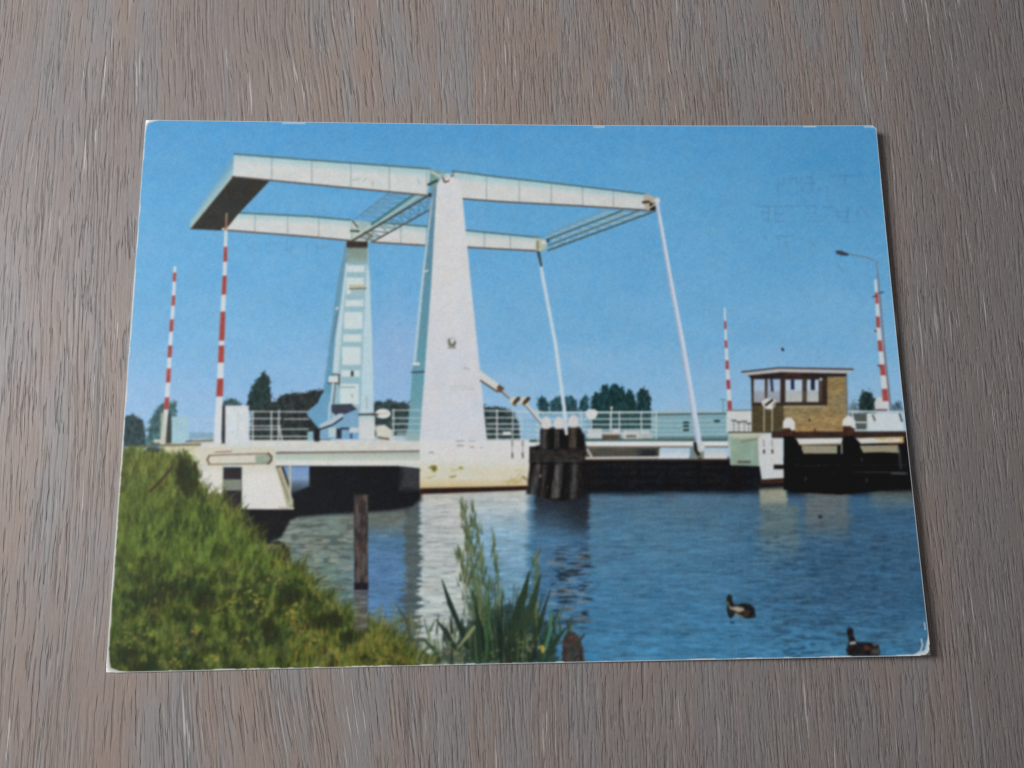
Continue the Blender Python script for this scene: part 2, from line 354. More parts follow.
rect(328, 375.5, 338, 382.5, (206, 212, 210), MACH); line([(327.5, 382.5), (337, 382.5)], 1.2, (70, 66, 60)); line([(338.5, 374), (338.5, 384)], 1.6, (84, 82, 74)); line([(332, 373.6), (339, 374)], 1.2, (96, 92, 84))
line([(332.5, 383), (330.5, 404)], 2.0, (196, 204, 202), MACH); line([(334.8, 384), (333, 404)], 1.0, (84, 92, 96))
line([(329.5, 404), (328.5, 419)], 2.4, (176, 196, 206), MACH)
poly([(331, 404), (352, 403), (358.5, 409), (346, 414), (338, 417), (331, 411)], (58, 64, 78), MACH)
line([(352, 403.5), (359, 410)], 1.3, (170, 186, 188))
poly([(343, 414), (358, 408), (358.5, 438), (320, 439), (320, 430), (332, 427)], (122, 166, 196), MACH)
poly([(319, 424), (331, 418), (338, 413), (343, 413), (342, 418), (330, 424.5), (320, 428)], (172, 194, 206), MACH)
line([(319.5, 428.8), (332, 424.5), (342, 417.5)], 1.7, (40, 48, 62), MACH)
rect(328, 427, 336, 437, (178, 200, 202), MACH); rect(336, 428, 341, 438, (50, 52, 56), MACH); line([(341, 428), (349, 428)], 2.0, (52, 54, 62))
rect(349, 427, 358, 432, (196, 204, 206), MACH); rect(307, 431, 313, 440, (140, 176, 186), MACH); rect(314, 428, 319, 441, (32, 34, 40), MACH); rect(349.5, 433, 352, 438, (70, 80, 96))
rect(358.5, 414, 374.5, 439, ygrad([(413, (170, 196, 200)), (422, (202, 206, 206)), (440, (206, 208, 208))]), FT)
line([(358.5, 414), (375, 413.5)], 2.0, (70, 78, 84)); line([(366, 396), (366.5, 408)], 1.3, (160, 172, 160))
oval(382.5, 413, 7.8, 5, (214, 214, 208), MACH); line([(375, 414), (386, 412.5)], 1.0, (170, 170, 160)); line([(372, 414), (377, 414)], 2, (72, 66, 58))
poly([(376, 425), (384, 424), (392, 430), (392, 440), (376, 438)], (204, 204, 192), MACH, 1.6); line([(378, 437), (388, 438.5)], 2.0, (80, 60, 44), 0, 1.4, .8)
line([(287, 394), (287, 394.5)], 2.2, (30, 34, 38))

# ------------------------------------------------------------------ counterweight and far balance beam
def beam(top, bot, seams, pid, seam_col=(112, 138, 140)):
    tx = [p[0] for p in top]; ty = [p[1] for p in top]; bx = [p[0] for p in bot]; by = [p[1] for p in bot]
    def col(x, y):
        t = (y - np.interp(x, tx, ty)) / (np.interp(x, bx, by) - np.interp(x, tx, ty))
        c = mix(np.broadcast_to(C(166, 200, 204), x.shape + (3,)), C(206, 209, 206), sstep(.05, .45, t))
        return c * (1 + .05 * (fbm(x / 8, y / 6, 3, 4) - .5))[..., None]
    poly(list(top) + list(bot)[::-1], col, pid)
    for x in seams:
        yt = np.interp(x, tx, ty); yb = np.interp(x, bx, by)
        line([(x, yt), (x, yb)], 1.0, seam_col, 0, 1.1, .62)
    line(top, 1.7, (84, 112, 116), pid); line(bot, 1.5, (92, 80, 76), pid)
FB = part('balance_beam', BRIDGE, 'rear balance beam')
beam([(237, 212), (308, 215.3), (351, 219)], [(224, 229.3), (308, 235.6), (351, 239.6)], (254.5, 287, 318), FB)
beam([(372, 220.5), (425, 225), (465, 228.7), (540, 236)], [(372, 241), (420, 243.7), (466, 245.7), (538, 249.3)], (400, 484, 510), FB)
poly([(350, 219), (373, 221), (373, 241.5), (350, 239.5)], (160, 182, 180), FB)
poly([(351, 219), (357, 222), (361, 230), (371, 222), (373, 229), (366, 241), (352, 239)], (190, 196, 184), FB)
line([(352, 220), (357, 226)], 1.6, (70, 92, 92)); line([(350.5, 229.7), (358, 230)], 2.4, (76, 96, 92)); line([(364, 231), (371, 234), (366, 239)], 2.0, (110, 104, 90)); rect(346, 240.3, 367, 246, (58, 50, 46), FT)
CW = part('counterweight', BRIDGE)
poly([(233, 153), (232.5, 176), (190, 229), (189.5, 221), (201, 203)], lambda x, y: mix(np.broadcast_to(C(110, 160, 190), x.shape + (3,)), C(160, 192, 194), sstep(-2, 16, ((x - 190) * .78 + (y - 229) * .63) * -1 * 0 + 16 - np.abs((y - (229 - (x - 190) * 1.25))))), CW)
poly([(232, 175.8), (269, 179.8), (237, 214), (225, 229), (221, 229.8), (189.5, 228.4)], mottled((50, 50, 47), .18, 10, 8, 6), CW)
line([(232, 176), (191, 227)], 1.0, (180, 176, 150), 0, 1, .7)

# ------------------------------------------------------------------ lattice braces between the two beams
LB = part('lattice_brace', BRIDGE)
poly([(371, 223), (413, 193.5), (428, 193.8), (353, 239.5), (362, 232)], (130, 166, 170), LB, 1.1, .6)
for t in np.linspace(.06, .94, 12):
    a = (352 + 76 * t, 239.5 - 46 * t); line([a, (a[0] + 17 - 3 * t, a[1] + 1.5)], .9, (96, 128, 138), 0, 1, .75)
for i, t in enumerate(np.linspace(.03, .95, 15)):
    lo_, hi_ = (352 + 76 * t, 239.5 - 46 * t), (371 + 57 * t, 241 - 32.5 * t); t2 = t + .06
    line([lo_, (371 + 57 * t2, 241 - 32.5 * t2)] if i % 2 else [hi_, (352 + 76 * t2, 239.5 - 46 * t2)], .9, (84, 104, 108), LB, 1.1, .75)
for i, t in enumerate(np.linspace(.03, .94, 12)):
    a, b = (356 + 32 * t, 216.5 - 25 * t), (371 + 42 * t, 223 - 30 * t); t2 = t + .07
    line([a, (371 + 42 * t2, 223 - 30 * t2)] if i % 2 else [b, (356 + 32 * t2, 216.5 - 25 * t2)], .9, (96, 128, 144), LB, 1.1, .7)
for t in np.linspace(.1, .95, 9):
    a = (357 + 31 * t, 216 - 24 * t); line([a, (a[0] + 14, a[1] + 1)], .8, (110, 146, 160), 0, 1.2, .5); line([a, (a[0] + 1, a[1] + 10)], .7, (120, 156, 176), 0, 1.2, .4)
line([(355, 217), (389, 191)], 1.0, (96, 132, 144), LB, 1.1, .8)
line([(371, 223), (413, 193)], 2.2, (76, 112, 112), LB); line([(366, 229), (419, 194)], 1.3, (168, 196, 190), LB)
line([(351, 240), (428, 193.7)], 2.0, (78, 74, 68), LB); line([(371, 241), (428.5, 208.5)], 1.7, (84, 88, 86), LB)
LB2 = part('lattice_brace', BRIDGE)
ends = [((540, 236), (606, 208)), ((547, 238), (622, 209)), ((549, 243.5), (639, 209)), ((548, 248.7), (655, 209.5))]
for k in range(3):
    (a0, a1), (b0, b1) = ends[k], ends[k + 1]
    pts = []
    for i, t in enumerate(np.linspace(.02, .98, 17)):
        e0, e1 = (a0, a1) if i % 2 else (b0, b1)
        pts.append((e0[0] + (e1[0] - e0[0]) * t, e0[1] + (e1[1] - e0[1]) * t))
    line([(px_ + .8, py_ + .7) for px_, py_ in pts], 1.2, (200, 210, 206), LB2, 1.0, .8 if k else .5); line(pts, .9, (88, 118, 128) if k else (112, 146, 160), LB2, 1.0, .6)
    for t in np.linspace(.06, .94, 10): line([(a0[0] + (a1[0] - a0[0]) * t, a0[1] + (a1[1] - a0[1]) * t), (b0[0] + (b1[0] - b0[0]) * t + 3, b0[1] + (b1[1] - b0[1]) * t)], .8, (170, 192, 194), 0, 1.1, .5)
for (a, b), c, w in zip(ends, ((110, 150, 160), (72, 104, 108), (78, 110, 118), (70, 96, 104)), (1.0, 1.8, 1.6, 1.9)): line([a, b], w, c, LB2)

# ------------------------------------------------------------------ lifting rods
RODF = part('lifting_rod', BRIDGE)
line([(538, 249), (543.5, 280), (555.5, 342), (564.5, 408), (566.5, 432)], 3.2, (186, 208, 222), RODF, w2=4.2)
line([(538, 249), (541, 264)], 3.4, (56, 76, 84), RODF, w2=2.4)
line([(542, 270), (556.5, 350), (566, 420)], .9, (224, 226, 222), 0, 1.0, .6)
poly([(535, 236), (541, 237), (547, 241), (546, 247), (540, 250), (535.5, 248.5)], (182, 186, 168), FB); line([(537.5, 240), (537.5, 247)], 1.8, (120, 128, 90)); line([(548, 238), (548, 240)], 2.4, (52, 70, 72)); oval(543.5, 240.5, 2.2, 2.2, (212, 212, 202))

# ------------------------------------------------------------------ near tower and near beam
NT = part('bridge_tower', BRIDGE, 'broad front tower with a plain white face')
poly([(432, 184), (437, 184), (430.7, 285), (419.5, 440), (406, 440), (408, 420), (412, 370), (420.7, 284), (428, 210)], ygrad([(184, (96, 130, 150)), (280, (96, 144, 162)), (380, (102, 154, 168)), (440, (124, 164, 172))]), NT)
poly([(431, 196), (432.5, 196), (425, 262), (415.5, 362), (412.5, 362), (421, 276)], (176, 200, 210), NT)
line([(413.5, 363), (418, 363)], 3.0, (212, 214, 212), NT); line([(411.5, 371.5), (423.5, 371)], 1.7, (64, 78, 84)); line([(424, 270), (427, 269.5)], 1.8, (196, 208, 210))
for y in (409.5, 417.5, 423.3, 430): line([(407, y), (420, y)], 1.2, (176, 196, 200), 0, 1.1, .8)
rect(406, 432, 419.5, 440, (160, 178, 176), 0, 2.0, .7)
NB = part('balance_beam', BRIDGE, 'front balance beam')
beam([(233.5, 153.2), (308, 158.7), (430, 167.2)], [(232, 175.8), (308, 182.9), (427, 193.8)], (271, 311, 350, 388.5), NB)
beam([(452, 169.3), (500, 175.3), (576, 183.8), (645, 192.2)], [(462, 197), (500, 199.8), (576, 203.8), (650, 208.6)], (486, 519, 551, 582.5, 613.5), NB)
poly([(429, 167), (441, 169), (441, 176), (430, 192)], (120, 154, 150), NB)
line([(431, 170), (441, 176)], 2.4, (176, 192, 184), NB); line([(428, 183), (436, 179)], 2.6, (58, 72, 66)); line([(426, 169), (426.5, 193)], 1.0, (140, 152, 146), 0, 1, .7); line([(429, 192.5), (429.5, 194)], 2.6, (46, 52, 50))
ghost([[(372, 180), (372, 184)], [(352, 179), (359, 177)], [(362, 180), (366, 177)], [(417, 178), (419, 182)]], .25)
poly([(436, 184), (440, 177), (447, 172), (453, 175), (461, 183), (462, 197), (470.5, 282), (478, 352), (487, 440), (419.3, 440), (430.7, 284)],
     lambda x, y: mix(np.broadcast_to(C(212, 212, 212), x.shape + (3,)), C(206, 209, 214), sstep(250, 380, y)) * (1 + .035 * (fbm(x / 12, y / 20, 3, 8) - .5))[..., None], NT)
line([(433.5, 186), (431, 215)], 1.8, (120, 150, 170), NT)
oval(445.5, 177.5, 3.6, 3.4, (186, 186, 180)); line([(442, 176), (444, 180.5), (448, 179)], 1.4, (78, 72, 70)); oval(446.3, 177.2, 1.8, 1.7, (216, 216, 214))
line([(453, 170), (451, 174.5)], 2.0, (92, 104, 96)); line([(438, 173), (452, 172)], 1.4, (176, 190, 184)); poly([(440, 169), (446, 169.5), (444, 172)], (120, 164, 156))
BADGE = (98, 104, 92)
oval(451, 340.6, 4.6, 4.6, (184, 184, 178), 0, 1.8); line([(449, 339), (449.5, 344), (453.5, 344.5), (454.5, 341)], 2.4, BADGE, 0, 1.3); line([(448, 346.8), (455, 346.8)], 1.2, (120, 124, 110)); oval(451.8, 339.8, 1.9, 1.9, (216, 214, 212))
line([(464, 367), (468, 368)], 2.0, (176, 182, 192)); line([(449, 385.5), (472, 385.5)], .9, (184, 182, 170), 0, 1.1, .6); line([(449, 388.3), (475, 388.3)], .9, (180, 180, 172), 0, 1.1, .6)
poly([(644, 192), (651, 193), (656, 197), (657, 203), (653, 209), (645, 208)], (176, 170, 158), NB); poly([(650, 201), (656, 200), (656, 208.5), (650, 209)], (36, 36, 38), NB); line([(643.5, 200.5), (649, 200)], 2.6, (70, 62, 54)); line([(649, 195), (655, 203), (648, 207)], 1.6, (186, 176, 152))
oval(657.5, 199, 3.0, 3.4, (204, 208, 210), NB)
RODN = part('lifting_rod', BRIDGE)
line([(657.5, 203), (673, 290), (682.8, 340), (693, 400), (700, 443)], 3.8, (194, 206, 224), RODN, w2=6.0)
line([(656.3, 204), (671.5, 290), (681, 340), (691, 400), (697.5, 440)], 1.0, (124, 136, 150), 0, 1.0, .6)
line([(660, 215), (675, 292), (685, 344), (695, 400), (701, 436)], 1.2, (222, 224, 226), 0, 1.0, .6)
oval(702, 447, 4.2, 4.6, (196, 202, 198), BRIDGE); line([(696, 443), (697, 450), (701, 457)], 3.4, (36, 38, 38), 0); line([(700, 456), (704, 457)], 2.0, (140, 130, 112)); oval(703, 446.5, 1.3, 1.3, (226, 226, 222))

# ------------------------------------------------------------------ hydraulic arm
ARM = part('hydraulic_arm', BRIDGE)
poly([(478.5, 367.5), (482, 371), (500, 384), (497, 391), (480.5, 379.5)], (206, 208, 202), ARM); line([(480.5, 379.8), (497.5, 391)], 1.6, (86, 74, 66), ARM)
poly([(499, 383.5), (504, 387), (503.5, 392), (498, 391), (496.5, 387)], (96, 74, 62), ARM); line([(503, 390), (510, 396.5)], 2.0, (176, 176, 176), ARM); line([(502, 391.5), (509, 397.5)], 1.0, (84, 80, 80))
for x in (514.5, 524.5):
    oval(x, 400.3, 4.6, 4.4, (206, 202, 186), ARM); line([(x + .5, 401.5), (x + 4, 397.8)], 3.8, (74, 56, 46), ARM); line([(x - 1.5, 403), (x + 1, 404.5)], 2, (96, 92, 70))
    line([(x - 1.6, 405), (x - 1.6, 438)], 1.2, (168, 188, 192), ARM)
line([(527, 404), (543, 423)], 3.0, (200, 204, 202), ARM); line([(526.5, 406), (541.5, 424)], 1.0, (96, 98, 98))

# ------------------------------------------------------------------ barrier poles, boxes
RED, PALE = (160, 70, 64), (206, 212, 216)
def barrier(path, w0, w1, reds, y0, y1, red=RED, pale=PALE):
    b = part('printed_barrier_pole')
    px = lambda y: float(np.interp(y, [p[1] for p in path], [p[0] for p in path]))
    wd = lambda y: w0 + (w1 - w0) * (y - y0) / (y1 - y0)
    line([(px(y), y) for y in np.linspace(y0, y1, 6)], w0, pale, b, w2=w1)
    for a, c in reds: 
        poly([(px(a) - wd(a) / 2, a), (px(a) + wd(a) / 2, a), (px(c) + wd(c) / 2, c), (px(c) - wd(c) / 2, c)], mottled(red, .25, 3, 4, 2), b)
    return b
box = part('printed_cabinet', 0, 'pale grey cabinet beside the slimmer barrier'); rect(171.5, 416, 188.5, 443, mottled((160, 192, 204), .12, 6, 6, 3), box, 1.4); rect(189, 432, 214, 442, (126, 160, 178), 0, 2, .8); rect(192, 438.5, 213, 442, (196, 196, 184), 0, 1.4)
line([(186, 441), (213, 440)], 1.2, (70, 76, 70))
rect(164.5, 414, 171, 443, (58, 62, 58), 0, 1.4)
barrier([(174.6, 267), (173.3, 300), (171.3, 325), (169.8, 350), (168.4, 375), (166.6, 403), (163, 441)], 2.8, 5.0,
        [(272, 281), (295, 305), (319, 331), (345, 357), (368, 382), (397, 409)], 267, 441)
rect(160.5, 412, 165.5, 442, (184, 184, 160), 0, 1.6, .7); line([(155, 440.5), (164, 441)], 3.4, (198, 190, 170), 0, 1.4)
line([(122, 446), (200, 444)], 2.0, (90, 84, 66), 0, 1.6, .8)
rect(221.5, 405, 225.5, 443, (48, 44, 44), 0, 1.4)
barrier([(225.8, 212), (225, 250), (223.6, 290), (221.6, 330), (220.8, 355), (219.8, 385), (219, 400), (217, 441)], 2.9, 7.6,
        [(246, 261), (275, 294), (311, 340), (345, 362), (378, 396)], 228, 440)
line([(226, 213), (225.6, 229)], 2.0, (150, 128, 100)); line([(225.8, 221), (225.5, 226)], 2.2, (150, 96, 76)); oval(222.5, 228.3, 1.3, 1.2, (220, 206, 180))
box = part('printed_cabinet', 0, 'tall white cabinet beside the thicker barrier'); rect(224.8, 405, 248.5, 443, mottled((206, 212, 214), .06, 6, 6, 3), box); line([(238, 412), (237, 438)], 1.0, (176, 186, 186), 0, 1.1, .6)
barrier([(725.4, 306), (727, 345), (729.4, 385), (731.2, 411)], 1.6, 4.4, [(320, 328), (339.5, 347), (359.5, 368.5), (379, 388.5), (400, 410)], 307, 410, (158, 74, 76))
line([(724, 399), (724.3, 412)], 1.2, (110, 156, 160)); line([(722, 399), (726.5, 399)], 1.5, (110, 150, 150))

# ------------------------------------------------------------------ control house and what stands round it
WALLP = part('white_panel', BRIDGE); rect(727.5, 410.5, 754, 432, (206, 210, 208), WALLP, 1.4)
line([(728, 410), (754, 409.5)], 1.5, (130, 134, 128))
for x, y in ((735, 420), (740, 421.5), (745.5, 421), (750, 423)): line([(x, y), (x, 431)], 1.0, (130, 136, 132)); line([(x - 2, y), (x + 2, y)], 1.6, (70, 70, 70), 0, 1.2, .8)
for y in (424, 428): line([(732, y), (753, y)], .8, (160, 164, 160), 0, 1.1, .7)
HOUSE = part('printed_control_house', 0, 'small tan brick control house with a flat roof')
poly([(752.5, 373), (784, 372), (786, 432), (753, 432)], mottled((80, 72, 52), .3, 4, 2, 5), HOUSE)
def brick(x, y):
    c = ygrad([(375, (150, 130, 86)), (405, (146, 130, 92)), (432, (164, 134, 90))])(x, y)
    row = np.floor((y - 374) / 1.55); off = (row % 2) * 1.9
    m = np.maximum((np.abs(((y - 374) / 1.55) % 1 - .5) > .38) * 1., (np.abs(((x + off) / 3.8) % 1 - .5) > .43) * 1.)
    c = c * (1 + .28 * (vnoise((x + off) / 3.8, row, 3) - .5))[..., None] * (1 - .10 * m)[..., None]
    return c * (1 + .12 * (fbm(x / 7, y / 5, 3, 9) - .5))[..., None]
poly([(784, 373), (847.5, 373), (848.8, 431.5), (786, 432)], brick, HOUSE)
line([(847.3, 373), (848.5, 414)], 2.0, (108, 112, 116), 0, 1.1, .8)
WF = (58, 46, 42)
WL = part('house_window', HOUSE, 'window round the shaded corner of the house'); poly([(752, 373), (785, 372), (784.5, 405), (753, 405.5)], WF, WL)
for x0, x1 in ((754.8, 766), (769.5, 781.5)): rect(x0, 378.5, x1, 402, ygrad([(378, (160, 186, 216)), (389, (168, 190, 212)), (392, (160, 170, 180)), (402, (150, 158, 164))]), WL)
line([(772.5, 379), (773.5, 390)], 2.8, (48, 58, 84)); line([(769.3, 379), (769, 397)], 1.8, (176, 186, 196), 0, 1.1, .7)
for x in np.arange(756, 781, 2.2): line([(x, 391), (x, 401)], .6, (140, 148, 156), 0, 1.1, .5)
WR = part('house_window', HOUSE, 'window in the sunlit brick front'); rect(783.5, 375.5, 828.5, 405, WF, WR)
for x0, x1 in ((786.5, 803.5), (808, 820)): rect(x0, 379, x1, 401.5, ygrad([(378, (178, 202, 226)), (389, (186, 202, 216)), (391, (176, 186, 190)), (401, (188, 194, 186))]), WR)
rect(792, 379, 795.5, 389, (38, 48, 74), WR); rect(812, 378, 816, 389.5, (36, 40, 56), WR); line([(822, 378), (822.5, 400)], 1.2, (96, 88, 84)); oval(822, 378.8, 1.5, 1.3, (196, 200, 200)); line([(805.5, 379), (805.5, 401)], 1.2, (92, 74, 60))
for x in np.arange(788, 820, 2.4): line([(x, 391), (x, 401)], .6, (156, 164, 166), 0, 1.1, .45)
line([(785, 406.5), (826, 406)], 1.2, (176, 168, 148), 0, 1.2, .7)
ROOF = part('house_roof', HOUSE)
poly([(748, 373), (781, 370.5), (848, 372.5), (847, 376), (783, 377), (752, 378)], (46, 38, 38), ROOF); line([(787, 374), (800, 374)], 2.2, (88, 48, 40), 0, 1.4, .7)
poly([(743.5, 372), (780, 367.8), (854, 369.2), (850, 373), (782, 371.5), (750, 374.5)], (186, 184, 182), ROOF)
line([(743, 371.2), (780, 367.2), (854, 368.8)], 1.6, (66, 60, 64), ROOF)
line([(810.5, 419.5), (811, 420.5)], 2, (70, 52, 34)); line([(816, 429), (816.5, 431)], 1.8, (80, 56, 44))
line([(783.5, 348.3), (784, 349)], 2.6, (30, 40, 60), 0, 1.2, .95)
SIGN = part('printed_signal_board'); 
for x in (765.3, 773.3): line([(x, 408), (x, 433)], 1.3, (176, 170, 146), SIGN)
poly([(762.5, 401), (767, 397.8), (775, 398), (778, 401), (776, 406), (773, 409), (767, 408.5), (763.5, 405)], (206, 206, 200), SIGN); line([(767, 404.5), (771, 401.5), (773.5, 399.5)], 2.2, (40, 38, 36)); oval(770.5, 406, 1.8, 1.8, (220, 220, 216)); line([(774.5, 405), (777, 402)], 1.4, (110, 96, 84))
# back rail and boxes right of the house
RR = part('railing', BRIDGE)
poly([(868, 413), (904, 413), (905, 430.5), (868, 430.5)], (204, 214, 216), part('white_panel', BRIDGE)); rect(851, 413, 868, 431, (84, 92, 90), RR, 1.6)
for a, b in (((850, 411), (903, 411.5)), ((852, 422), (904, 422.6)), ((855, 430), (905, 430))): line([a, b], 1.5, (206, 212, 210), RR)
line([(853, 411), (857, 430)], 1.8, (176, 186, 190), RR); line([(874, 415), (876, 420)], 2.0, (120, 100, 92)); line([(901, 414), (903, 421)], 1.8, (60, 66, 66)); line([(868, 422), (868, 429)], 1.0, (150, 156, 152))
box = part('printed_cabinet', 0, 'small white domed box at the foot of the barrier by the house'); poly([(876, 401), (879, 397), (885, 397), (889, 401), (890, 409.5), (876, 409)], (202, 206, 208), box); line([(877, 409.8), (888, 409.8)], 1.4, (110, 60, 60))
LAMP = part('printed_street_lamp')
line([(877, 260), (879.5, 283), (885, 345), (892, 410)], .9, (126, 112, 116), LAMP, w2=1.9); line([(848, 253), (866, 256.5), (875, 259.5)], .9, (108, 116, 126), LAMP); poly([(836.5, 249.8), (841, 249.6), (849.5, 253), (848.5, 255), (842, 254.5), (836.5, 252.5)], (62, 62, 72), LAMP); line([(884, 291.5), (880, 292.5)], 1.6, (52, 60, 76), 0, 1.2, .8)
barrier([(876.2, 280), (877.7, 297), (878.8, 321), (881.2, 346), (883.8, 370), (887, 403)], 2.6, 6.0, [(292, 303), (316, 327), (340, 351), (364, 375), (388.5, 401)], 280, 404, (164, 80, 76))
for a, b in (((874, 296), (877, 295.5)), ((876, 330), (877, 331)), ((879, 365), (882, 366))): line([a, b], 1.4, (96, 60, 62))

# right pier
RP = part('bridge_pier', BRIDGE, 'small pier with a greenish side')
poly([(729.5, 432), (772, 432), (772, 437.5), (764, 466), (732, 465), (730.5, 446)], mottled((142, 166, 150), .14, 7, 9, 4), RP)
poly([(730, 432), (772, 432), (772, 435.5), (745, 438), (731, 437)], (188, 192, 172), RP, 1.6); line([(742, 441.5), (765, 437.5)], 1.8, (120, 122, 96), 0, 1.4, .7)
line([(730, 431.8), (772, 431.8)], 1.2, (60, 60, 56)); line([(740, 461.8), (751, 461.8)], 2.4, (74, 76, 66), 0, 1.5, .85); line([(730.3, 434), (732, 464)], 1.3, (190, 196, 180), 0, 1.2, .7)
poly([(759, 438), (765, 433.5), (772, 433.5), (773, 437.8), (784, 437.8), (785, 463), (787.5, 478), (763, 479.5), (760.5, 464)], (206, 208, 208), RP)
for x in (765, 773.3): line([(x - .3, 440), (x + .3, 446)], 1.4, (150, 150, 152)); line([(x + .3, 450), (x + .4, 452.5)], 1.9, (70, 66, 64))
rect(775, 464.5, 786, 469, (38, 28, 26)); poly([(762, 479.5), (788, 478), (788, 483), (762, 484)], (60, 40, 34), RP)

# timber fender with two white-capped posts
FEN = part('printed_timber_fender', 0, 'dark timber fender under the control house')
poly([(786, 437), (918, 437), (926, 489), (880, 491), (862, 493), (842, 495), (790, 492)], mottled((21, 21, 23), .5, 10, 5, 7), FEN, 1.6)
rect(773, 431.3, 918, 437.6, mottled((58, 42, 36), .35, 12, 2, 3), FEN)
poly([(796, 438.2), (844, 437.8), (843, 443.5), (800, 444.3)], (212, 212, 206), FEN); line([(800, 445), (842, 444.3)], 1.0, (150, 120, 80))
rect(803, 445.5, 838.5, 453.3, (152, 148, 126), FEN); line([(843, 445), (843, 453)], 1.6, (150, 146, 130))
poly([(857, 438), (904.5, 436.8), (905, 442.5), (862, 443.6)], lambda x, y: mix(np.broadcast_to(C(210, 208, 198), x.shape + (3,)), C(190, 170, 96), sstep(.5, .75, fbm(x / 6, y / 3, 3, 5)) * sstep(864, 875, x)), FEN)
line([(890, 443.5), (904, 442.8)], 1.4, (170, 78, 42), 0, 1.3, .8)
poly([(861, 445.5), (899, 445), (901, 453), (882, 452), (863, 452.8)], (152, 146, 122), FEN); line([(900, 448), (902, 468)], 2.2, (72, 74, 68), 0, 1.8, .7)
line([(845, 472), (908, 472.6)], 1.4, (70, 70, 66), FEN, 1.6, .6); line([(785, 465.5), (908, 465)], 1.2, (44, 40, 38), FEN, 1.4, .8); line([(893, 473.3), (908, 474)], 1.6, (104, 102, 92), 0, 1.5, .7)
for x, y in ((807, 479), (868, 481), (863, 460)): line([(x, y - 2), (x, y + 1)], 1.6, (84, 84, 82), 0, 1.5, .6)
for x0, x1 in ((785, 795.5), (844.5, 855.5)):
    rect(x0, 427, x1, 490, mottled((22, 20, 21), .4, 4, 8, 4), FEN); rect(x0, 426, x1, 436, mottled((66, 44, 36), .4, 3, 4, 8), FEN, 1.4)
line([(855, 441), (862, 453)], 5, (20, 20, 22), FEN); line([(796, 441), (802, 453)], 5, (20, 20, 22), FEN)
cap = part('pile_cap', FEN); poly([(784, 428), (784.3, 421), (787.5, 417.3), (792.5, 417.3), (795.8, 421), (796.3, 429), (793.5, 430.5), (791, 427.8)], (214, 215, 212), cap)
cap = part('pile_cap', FEN); poly([(843.6, 425.5), (844, 420), (847.5, 416), (852.5, 416), (856, 419.5), (857, 428), (854.5, 428), (851, 425.5)], (214, 215, 212), cap)

# timber dolphin with three white caps
DOL = part('printed_timber_dolphin', 0, 'bundle of dark timber piles with three white caps')
poly(jag([(541, 428), (548, 426), (558, 427), (566, 430), (572, 425), (580, 428), (585, 434), (586, 448), (586, 470), (585, 497), (576, 501), (552, 500), (540, 495), (527, 493), (530, 470), (531, 450), (536, 446), (541, 445)], 1.0, 3), mottled((29, 27, 27), .8, 3, 9, 6), DOL, 2.4)
def pile(x0, x1, xb0, xb1, y0, y1, c, seed):
    c = C(*c)
    def col(x, y):
        t = np.clip((y - y0) / (y1 - y0), 0, 1); u = np.clip((x - (x0 + (xb0 - x0) * t)) / np.maximum(x1 - x0 + ((xb1 - xb0) - (x1 - x0)) * t, 1), 0, 1)
        return c * (.62 + .95 * np.exp(-((u - .36) / .28) ** 2))[..., None] * (1 + .9 * (fbm(x / 1.4, y / 8, 3, seed) - .5))[..., None]
    oval((x0 + x1) / 2, y0, (x1 - x0) / 2, 1.8, c * 1.3, DOL, 1.6); poly([(x0, y0), (x1, y0), (xb1, y1), (xb0, y1)], col, DOL, 2.2)
for args in ((541, 551, 540, 551, 429, 449, (40, 38, 38)), (553.5, 564, 553, 564, 429, 448, (38, 36, 36)), (568, 581, 568, 582, 428, 448, (46, 41, 38)),
             (535, 547, 528, 541, 460, 494, (46, 45, 45)), (541, 552, 539, 550, 462, 497, (34, 31, 31)), (555, 567, 550, 564, 461, 498, (60, 58, 57)), (571, 583, 569, 581, 461, 499, (45, 43, 43))):
    pile(*args, int(args[0]))
poly([(531, 449), (584, 450), (584, 462), (530, 462)], mottled((48, 46, 45), .9, 5, 3, 2), DOL, 3.0, .9)
for x in (552.5, 566.5): line([(x, 430), (x, 447)], 2.4, (15, 14, 16), DOL, 1.8); line([(x, 464), (x - 4, 498)], 2.4, (15, 14, 16), DOL, 1.8)
line([(532, 463), (584, 463)], 1.6, (20, 19, 19), DOL, 1.8, .8); oval(540.5, 475.5, 1.0, 1.4, (140, 132, 126)); oval(548, 487, .8, 1.2, (90, 84, 82))
for cx, cy in ((546.5, 421.5), (559, 421.5), (573.8, 420)):
    cap = part('pile_cap', DOL); poly([(cx - 5.2, cy + 4), (cx - 4.6, cy - 2), (cx - 1.5, cy - 5.5), (cx + 1.5, cy - 5.5), (cx + 4.8, cy - 2), (cx + 5.2, cy + 4), (cx + 2.6, cy + 6.8), (cx - 2.8, cy + 6.8)], (208, 206, 202), cap)
line([(565.8, 420), (566.8, 433)], 3.4, (196, 202, 206), RODF)

